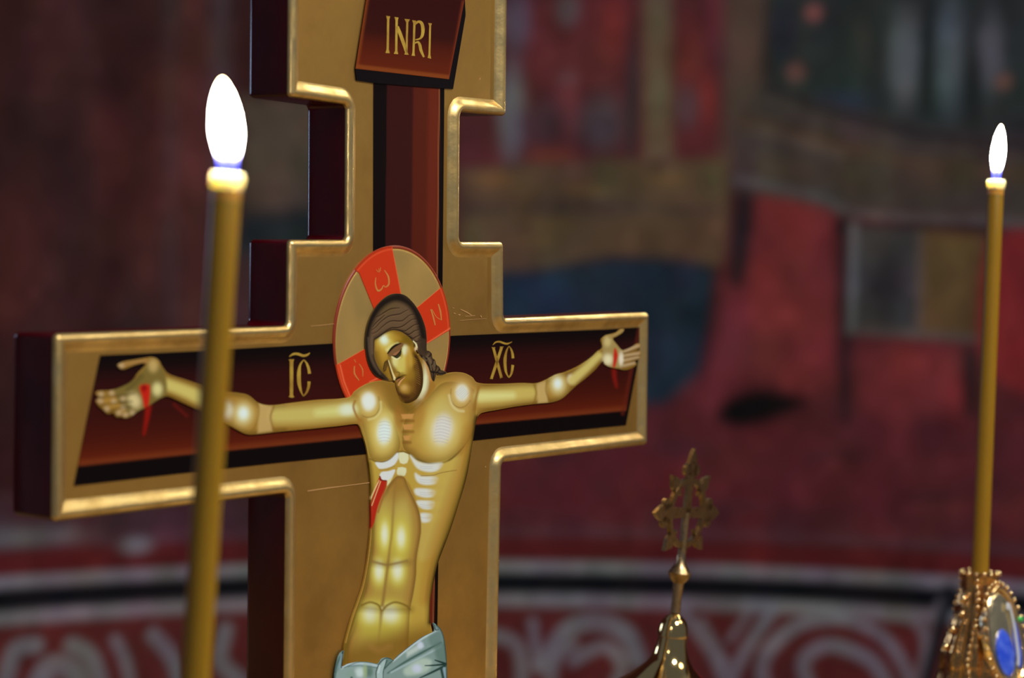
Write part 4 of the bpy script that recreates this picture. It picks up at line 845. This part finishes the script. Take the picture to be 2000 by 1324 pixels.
def clothp(c):
    c.c[:] = L(120,144,136)
    F = lambda P, *a, **k: c.fill(s8(P), *a, **k); S = lambda P, *a, **k: c.stroke(s8(P), *a, **k)
    F([(160,840),(300,760),(600,730),(740,760),(720,960),(140,960)], L(134,158,148), soft=2)
    S([(210,805),(330,750),(520,735),(740,770)], 3.6, L(176,196,196), soft=1.6); S([(300,780),(480,770),(730,800)], 1.6, L(96,124,120), soft=1)
    c.blob(*s8([(480,870)])[0], 10, 10, L(196,214,206), .9); c.blob(*s8([(620,860)])[0], 8, 12, L(78,106,92), .8); c.blob(*s8([(560,850)])[0], 4, 14, L(152,172,120), .8); c.blob(*s8([(350,900)])[0], 9, 8, L(130,156,140), .8)
    S([(100,954),(140,740),(240,540)], 4, L(64,92,86), soft=2); S([(225,560),(205,800)], 2.2, L(30,34,30), soft=1.2); S([(205,600),(175,800)], 2.6, L(130,156,160), soft=1.4)
    F([(860,820),(1000,680),(1250,470),(1600,255),(1680,225),(1745,330),(1790,700),(1790,1100),(840,1100)], L(124,148,138), soft=2, sm=2)
    S([(980,700),(1150,560),(1400,375),(1640,240)], 3, L(184,202,196), soft=1.5)
    F([(1180,560),(1390,430),(1440,480),(1330,560),(1190,640)], L(186,202,190), soft=4, sm=1, alpha=.8); c.blob(*s8([(1390,460)])[0], 6, 7, L(196,206,220), .9)
    F([(1520,330),(1680,250),(1720,400),(1560,470)], L(98,124,116), soft=5, alpha=.8)
    S([(900,880),(1150,720),(1400,580),(1700,420)], [2, 4, 4.5, 3], L(66,96,86), soft=1.3); S([(950,870),(1200,740),(1500,590),(1700,480)], 3, L(164,186,184), soft=1.6, alpha=.8)
    F([(1150,820),(1400,660),(1560,700),(1480,860),(1200,920)], L(176,196,176), soft=5, alpha=.8); c.blob(*s8([(1340,810)])[0], 9, 8, L(192,202,220), .9)
    F([(1600,470),(1760,420),(1785,700),(1660,720)], L(88,116,104), soft=6, alpha=.8)
    S([(1610,685),(1700,715),(1780,740)], [2, 3.4, 4], L(26,52,48), soft=.8); S([(1460,768),(1600,762),(1780,745)], [1.6, 3, 4.5], L(26,52,48), soft=.8); S([(1380,954),(1560,870),(1760,770)], [2, 4, 5], L(30,60,52), soft=1)
    S([(1700,800),(1735,960)], 5, L(38,66,60), soft=1.4); S([(1745,800),(1770,950)], 2.6, L(130,160,176), soft=1.2)
    c.stroke(s8([(1640,160),(1700,220),(1745,330),(1772,500),(1790,700),(1795,954)]) + [(872,1400)], 4.5, L(38,62,54), soft=2)
    S([(1590,135),(1620,230),(1660,225)], 2, L(44,62,60), soft=1)
    # knot
    F([(735,960),(735,860),(790,740),(870,670),(860,760),(830,850),(835,960)], L(160,184,176), soft=1.5); F([(860,760),(880,660),(940,665),(975,700),(900,780),(850,830)], L(100,128,118), soft=1.5)
    S([(728,954),(728,850),(780,730),(870,655),(960,670),(985,690)], 1.8, L(28,36,34), soft=.9); S([(832,954),(835,850),(870,740),(890,690)], 1.6, L(40,62,54), soft=.8); S([(855,810),(920,740),(975,695)], 1.8, L(50,76,66), soft=.8)
    S([(780,770),(760,870)], 2.6, L(192,210,204), soft=1.2)
    S([(240,800),(450,718),(600,716),(750,742)], 1.4, L(60,76,70), soft=.8); S([(985,682),(1150,538),(1400,348),(1600,248)], 1.4, L(44,44,34), soft=.8)
    c.blob(*s8([(357,945)])[0], 2.5, 1.6, L(30,56,56), .9)
    for k in range(6): c.stroke([(670 + k*34, 1440), (690 + k*30, 1380), (720 + k*22, 1330)], 3, L(70,98,90), soft=2)
relief('loincloth', [smooth(CLOTH, 4)], WB - .0003, .0005, clothp, 1.2, figure, M_paint, edge=.0001, edge_w=2.5, base=L(120,144,136), label='pale green white loincloth tied in a knot')
# legs of the figure continue below the picture
relief('leg', [smooth([(672,1430),(770,1430),(768,1520),(756,1600),(700,1600),(690,1520)], 4)], WB, .0011, lambda c: c.stroke([(720,1440),(725,1690)], 40, L(180,160,80), soft=14), 4, figure, M_paint, base=L(130,96,34))
relief('leg', [smooth([(768,1430),(858,1430),(850,1520),(826,1600),(776,1600),(768,1520)], 4)], WB, .0011, lambda c: c.stroke([(810,1440),(802,1690)], 36, L(180,160,80), soft=14), 4, figure, M_paint, base=L(130,96,34))
# scratches in the gilding
R_ = lambda P, w: ('s', P, w)
inlay('scratches', [R_([(600,959),(640,953),(680,948),(722,942.5)], [1.6,2,1.2,1.6]), R_([(887,602),(884,601)], [1,1]), R_([(899,604),(912,610),(921,616)], [1,1.8,1]), R_([(886,611),(890,613)], [1.4,1]), R_([(895,614.5),(899,615)], [1.6,1.6]), R_([(908,618),(928,616)], [.8,.8]), R_([(938.5,616),(940.5,620)], [2,1]),
                    R_([(607,637),(630,635),(655,632)], [.8,1,.8]), R_([(898,626),(950,622)], [.6,.6]), R_([(937,156),(938,152)], [2,1]), R_([(947,911),(949,912)], [2,2]), R_([(965,911),(967,912)], [2,2])], WP, .0001, M_scratch, crux, kind='stuff')
# foot holding the cross upright on the altar
b = MB(); cu = (ub[0,0] + ub[1,0]) / 2; vz = -base_v
b.box((cu-.10, -.03, vz-.0285), (cu+.10, .062, vz-.012)); b.box((cu-.062, -.012, vz-.0125), (cu+.062, .044, vz+.012)); b.build('foot', M_wine, crux, smooth=False)

# ================================================================== CANDLES
def frame_from(z):
    z = z / np.linalg.norm(z); x = np.cross([0, 1, 0], z); x /= np.linalg.norm(x); return np.stack([x, np.cross(z, x), z], 1)
def candle(top_px, low_px, depth, r, zbot, label, base_w, fl, power):
    T = at(*top_px, depth); Bq = at(*low_px, depth); ax = (T - Bq) / np.linalg.norm(T - Bq); Lc = (T[2] - zbot) / ax[2]
    e = empty('candle', T - ax * Lc, label, 'candle', frame_from(ax), group=None)
    b = MB(); seg = 40; prof = [(r*1.06, 0)] + [(r * (1.06 - .08 * k / 12), Lc * k / 12 * .96) for k in range(1, 12)]
    prof += [(r*1.0, Lc - .0112), (r*.98, Lc - .0108)]
    b.lathe(prof, seg); b.build('wax_stick', M_wax, e)
    b = MB(); b.lathe([(r*.95, Lc - .0109), (r*1.003, Lc - .0107), (r*1.01, Lc - .009), (r*1.03, Lc - .0066), (r*.9, Lc - .0064)], seg); b.build('glow_wax', M_glow, e, label='amber wax band below the rim, flame glow put into its colour')
    b = MB(); b.lathe([(r*.9, Lc - .0068), (r*1.04, Lc - .0066), (r*1.16, Lc - .0040), (r*1.18, Lc - .0016), (r*1.10, Lc - .0002), (r*.95, Lc), (r*.7, Lc - .0006), (r*.35, Lc - .0014)], seg); b.build('melted_wax_glow', M_melt_glow, e, label='pale melted wax rim with flame glow put into its colour')
    b = MB(); b.tube([(0,0,Lc-.003),(0,0,Lc+.003),(.0006,0,Lc+.007),(.0018,0,Lc+.0095)], [.0007,.0007,.0006,.0005], 8); b.build('wick', M_wick, e)
    # flame
    Hh, Wd, lean = fl; b = MB(); prof = []; seg = 32; n = 26
    for k in range(n + 1):
        t = k / n; rr = Wd * (math.sin(math.pi * min(1, t ** .62)) ** .8 if t < 1 else 0); rr = Wd * ((t / .42) ** .42 if t < .42 else max(0, 1 - ((t-.42)/.58) ** 2.1) ** .72)
        prof.append((max(rr, .0003 if t > .5 else Wd * .62), Lc - .0002 + t * Hh))
    b.lathe(prof, seg); V = b.V[0]; t = (V[:, 2] - Lc) / Hh; V[:, 0] += lean * Hh * np.clip(t, 0, 1)**1.4
    b.build('flame', M_flame, e)
    d = bpy.data.lights.new('flame_light', 'POINT'); d.energy = power; d.color = (1, .84, .62); d.shadow_soft_size = .003
    o = bpy.data.objects.new('flame_light', d); COL.objects.link(o); o.parent = e; o.location = (0, 0, Lc + .013)
    return e
cL = candle((444.5, 338), (382, 1324), .815, .0055, TABLE + .028, 'thick yellow beeswax candle with a tall white flame in front of the cross arm', 1, (.0355, .0059, -.12), .11)
cR = candle((1945.5, 351), (1914, 1115), 1.50, .0055, TABLE + .030, 'thin yellow beeswax candle at the right, standing in the jewelled gold holder', 1, (.0385, .0048, .05), .11)
# plain brass socket for the near candle, below the picture
loc = np.array(cL.matrix_world.translation)
h = empty('candle_holder', (loc[0], loc[1], TABLE), 'plain brass candle socket at the foot of the left candle', 'candle holder')
b = MB(); b.lathe([(.034, 0), (.034, .004), (.016, .009), (.009, .014), (.0085, .024)], 40); b.build('base', M_brass2, h)
b = MB(); b.lathe([(.0085, .023), (.0115, .027), (.0120, .050), (.0134, .053), (.0134, .055), (.0088, .055), (.0086, .028), (.002, .0275)], 40); b.build('cup', M_brass, h)

# ---- jewelled holder of the right candle
lr = np.array(cR.matrix_world.translation); axr = np.array(cR.matrix_world.col[2])[:3]
jh = empty('jewelled_candle_holder', lr + axr * (TABLE - lr[2]) / axr[2], 'ornate gold candle holder with beaded edges and a blue enamel oval', 'candle holder', frame_from(axr))
def zpx(y, x=1912): # local height of a picture height on the holder's axis
    P = at(x, y, 1.5); return (P[2] - TABLE)
pxm = 1.5 / FPX
pr = [(.040, 0), (.041, .006), (.030, .010), (.026, .016)]
for y, rpx in ((1480, 62), (1440, 74), (1400, 84), (1360, 84), (1324, 74), (1300, 70), (1284, 72), (1262, 66), (1240, 58), (1222, 52), (1205, 44), (1190, 46), (1170, 41), (1150, 35), (1135, 35), (1122, 37), (1116, 36)):
    pr.append((rpx * pxm, zpx(y)))
ztop = zpx(1116)
pr += [(.0100, ztop), (.0068, ztop - .002), (.0066, .031), (.001, .0300)]
b = MB(); b.lathe(pr, 96, lob=.045, nl=10); b.build('body', M_gild, jh)
outer = np.array([(z_, r_) for r_, z_ in pr[:-4]])
def surf(z, a, off=0.0):
    i = np.argsort(outer[:, 0]); r_ = np.interp(z, outer[i, 0], outer[i, 1]) + off
    return np.array([r_ * math.cos(a), r_ * math.sin(a), z])
# direction towards the camera in the holder's frame
Rj = np.array(jh.matrix_world.to_3x3()); tc_ = Rj.T @ (CAM - lr); acam = math.atan2(tc_[1], tc_[0])
beads = []
for k in range(16): beads.append(surf(ztop - .0006, 2*math.pi*k/16, .0006))
for a_off in (-.12, 2.3, 3.5, 4.3):
    for k in range(22):
        z = ztop - .005 - k * .0044
        if z < zpx(1440): break
        beads.append(surf(z, acam + a_off + .10 * math.sin(k * .4), .0012))
bm_ = MB(); bm_.ball((0, 0, 0), .0016, 10); b0 = bm_.build('bead', M_bead, jh)
b0.location = beads[0]
for q in beads[1:]:
    c = b0.copy(); COL.objects.link(c); c.parent = jh; c.location = q; s = random.uniform(.75, 1.15); c.scale = (s, s, s)
# large bosses that catch the light
for (a_off, y, s) in ((-.75, 1168, 1.9), (-.7, 1196, 1.5), (-1.0, 1228, 1.7), (-1.05, 1262, 1.8), (.12, 1232, 1.9)):
    c = b0.copy(); COL.objects.link(c); c.parent = jh; c.location = surf(zpx(y), acam + a_off, .001); c.scale = (s, s, s)
# enamel oval, faces a little to the right of the camera
am = acam + .84
def medallion():
    z0, z1 = zpx(1332), zpx(1140); zc = (z0 + z1) / 2; rz = (z1 - z0) / 2; ctr = surf(zc, am, .0045)
    out = np.array([math.cos(am), math.sin(am), .26]); out /= np.linalg.norm(out); side = np.cross([0, 0, 1], out); side /= np.linalg.norm(side); up = np.cross(out, side)
    RXM = .0165
    def oval(c0, rx, rzz, off, n=44): return [c0 + out*off + side*rx*math.cos(a) + up*rzz*math.sin(a) for a in np.linspace(0, 2*math.pi, n, endpoint=False)]
    b = MB(); b.tube(oval(ctr, RXM, rz, .0008), .0017, 10, closed=True); b.build('medallion_frame', M_bead, jh)
    def plate(name, c0, rx, rzz, off, dome, back, mat, par):
        n = 44; V = []; F = []
        for f_ in (1, .9, .7, .45, .2): V += oval(c0, rx*f_, rzz*f_, off + dome*(1-f_*f_), n)
        for i in range(4):
            for k in range(n): k2 = (k+1) % n; F.append((i*n+k, i*n+k2, (i+1)*n+k2, (i+1)*n+k))
        F.append(tuple(range(4*n, 5*n))); V += oval(c0, rx*.92, rzz*.92, -back, n)
        for k in range(n): k2 = (k+1) % n; F.append((5*n+k, 5*n+k2, k2, k))
        return mesh_np(name, V, F, mat, par, smooth=True)
    pl = plate('medallion_plate', ctr, RXM*.95, rz*.95, .0004, .0020, .008, M_pale, jh)
    c2 = ctr - up*rz*.30 - side*RXM*.22
    plate('enamel_oval', c2, RXM*.52, rz*.48, .0022, .0016, -.0004, M_blue, pl)
    c3 = ctr + side*RXM*.55 - up*rz*.12
    plate('enamel_oval', c3, RXM*.26, rz*.52, .0016, .0012, -.0002, M_blue, pl)
    b = MB(); b.tube([ctr + out*.0032 + side*RXM*(.30 + .16*math.cos(a)) + up*rz*(.05 + .62*math.sin(a)) for a in np.linspace(-1.6, 2.2, 20)], [.0011]*20, 8); b.build('white_band', M_white, pl)
    for k in range(34):
        a = 2*math.pi*k/34; c = b0.copy(); COL.objects.link(c); c.parent = jh; c.location = ctr + out*.0006 + side*(RXM+.0036)*math.cos(a) + up*(rz+.0036)*math.sin(a)
    b = MB(); b.ball(ctr + side*RXM*.93 + up*rz*.35 + out*.0028, .0020, 12); b.build('gem', M_green, jh)
medallion()

# ---- brass dome with openwork cross
D0 = 1.40; axd = at(1318, 1190, D0) - at(1303, 1324, D0); axd /= np.linalg.norm(axd)
topd = at(1318.5, 1199, D0); Ld = (topd[2] - TABLE) / axd[2]
dm = empty('domed_vessel', topd - axd * Ld, 'polished brass domed vessel topped by a small openwork cross', 'vessel', frame_from(axd))
s = D0 / FPX; zd = lambda y: Ld - (y - 1199) * s
prof = [(.062, .012), (.066, .014), (.067, .018), (.066, .022), (.066, .030), (.072, .034), (.0735, .038), (.070, .042), (.068, zd(1440)), (.063, zd(1410)), (.050, zd(1380)), (.038, zd(1352)), (76*s, zd(1324)), (61*s, zd(1311)), (48*s, zd(1299)), (39*s, zd(1287)), (34*s, zd(1275)), (31*s, zd(1262)), (29*s, zd(1250)), (28*s, zd(1243))]
b = MB(); b.lathe(prof, 72); b.build('dome', M_brass, dm)
ft = MB(); ft.lathe([(.078, 0), (.080, .003), (.076, .007), (.066, .010), (.060, .022), (.05, .024)], 64)
Mi = np.array(dm.matrix_world.inverted()); ft.V[0] = (ft.V[0] + [dm.matrix_world.translation[0], dm.matrix_world.translation[1], TABLE]) @ Mi[:3, :3].T + Mi[:3, 3]
ft.build('base', M_brass, dm)
b = MB(); b.lathe([(27*s, zd(1244)), (31*s, zd(1242)), (31*s, zd(1238)), (29.5*s, zd(1232)), (28*s, zd(1222)), (24*s, zd(1212)), (17*s, zd(1204)), (9*s, zd(1199)), (6*s, zd(1197))], 48); b.build('knob', M_brass, dm)
def finial():
    yaw = math.atan2(rot[1, 0], rot[0, 0]) + .02
    Rl = np.array(dm.matrix_world.to_3x3()).T
    u = Rl @ np.array([math.cos(yaw), math.sin(yaw), 0]); z = np.array([0, 0, 1.]); u -= z * (u @ z); u /= np.linalg.norm(u); nrm = np.cross(z, u)
    zc = zd(1000) ; tilt = .06
    z2 = z - u * 0.0; z2 /= np.linalg.norm(z2)
    base = np.array([0, 0, zd(1197)])
    cc = base + z2 * (zc - base[2])
    u2 = u + z * .0; 
    def flat(name, polys, th, mat=M_brass2):
        V = []; F = []
        for P in polys:
            n = len(V); k = len(P)
            for sgn in (-1, 1): V += [cc + u2*p[0] + z2*p[1] + nrm*sgn*th/2 for p in P]
            F += [tuple(n+i for i in range(k)), tuple(n+k+i for i in range(k))[::-1]] + [(n+i, n+k+i, n+k+(i+1) % k, n+(i+1) % k) for i in range(k)]
        return mesh_np(name, V, F, mat, dm)
    circ = lambda x, y, r_, n=16: [(x + r_*math.cos(2*math.pi*i/n), y + r_*math.sin(2*math.pi*i/n)) for i in range(n)]
    ring = []
    for i in range(40):
        a0_, a1_ = 2*math.pi*i/40, 2*math.pi*(i+1)/40; ro, ri = .0232, .0196
        ring.append([(ro*math.cos(a0_), ro*math.sin(a0_)), (ro*math.cos(a1_), ro*math.sin(a1_)), (ri*math.cos(a1_), ri*math.sin(a1_)), (ri*math.cos(a0_), ri*math.sin(a0_))])
    flat('ring', ring, .0030)
    def armp(ang, Ln=.041, w0=.0030, trefoil=True):
        c_, s_ = math.cos(ang), math.sin(ang); R2 = lambda P: [(x*c_ - y*s_, x*s_ + y*c_) for x, y in P]
        pl = [R2([(.0, -w0), (Ln*.62, -w0*1.25), (Ln*.62, w0*1.25), (0, w0)])]
        if trefoil:
            pl += [R2(circ(Ln*.68, .0056, .0040)), R2(circ(Ln*.68, -.0056, .0040)), R2([(Ln*.6, -.006), (Ln*.78, -.0055), (Ln*.92, -.0028), (Ln*1.02, 0), (Ln*.92, .0028), (Ln*.78, .0055), (Ln*.6, .006)])]
        return pl
    for a in (0, math.pi/2, math.pi): flat('cross_arm', armp(a), .0026)
    for a in (math.pi/4, 3*math.pi/4, 5*math.pi/4, 7*math.pi/4):
        c_, s_ = math.cos(a), math.sin(a); R2 = lambda P: [(x*c_ - y*s_, x*s_ + y*c_) for x, y in P]
        flat('ray', [R2([(.021, -.0035), (.0275, -.0044), (.0345, 0), (.0275, .0044), (.021, .0035)]), R2([(.0155, 0), (.0185, -.0014), (.0205, 0), (.0185, .0014)])], .0028)
    b = MB(); Lb = np.linalg.norm(cc - base); f_ = lambda t: base + z2 * Lb * t
    b.tube([f_(0), f_(.12), f_(.30), f_(.34), f_(.40), f_(.44), f_(.50), f_(.60), f_(.80), f_(1.0)], [.0034, .0030, .0036, .0060, .0076, .0058, .0030, .0028, .0024, .0024], 16); b.build('stem', M_brass2, dm)
    b = MB(); b.tube([cc + nrm*.0016 - z2*.012, cc + nrm*.0016 + z2*.012], .0016, 8); b.build('boss', M_brass2, dm)
finial()
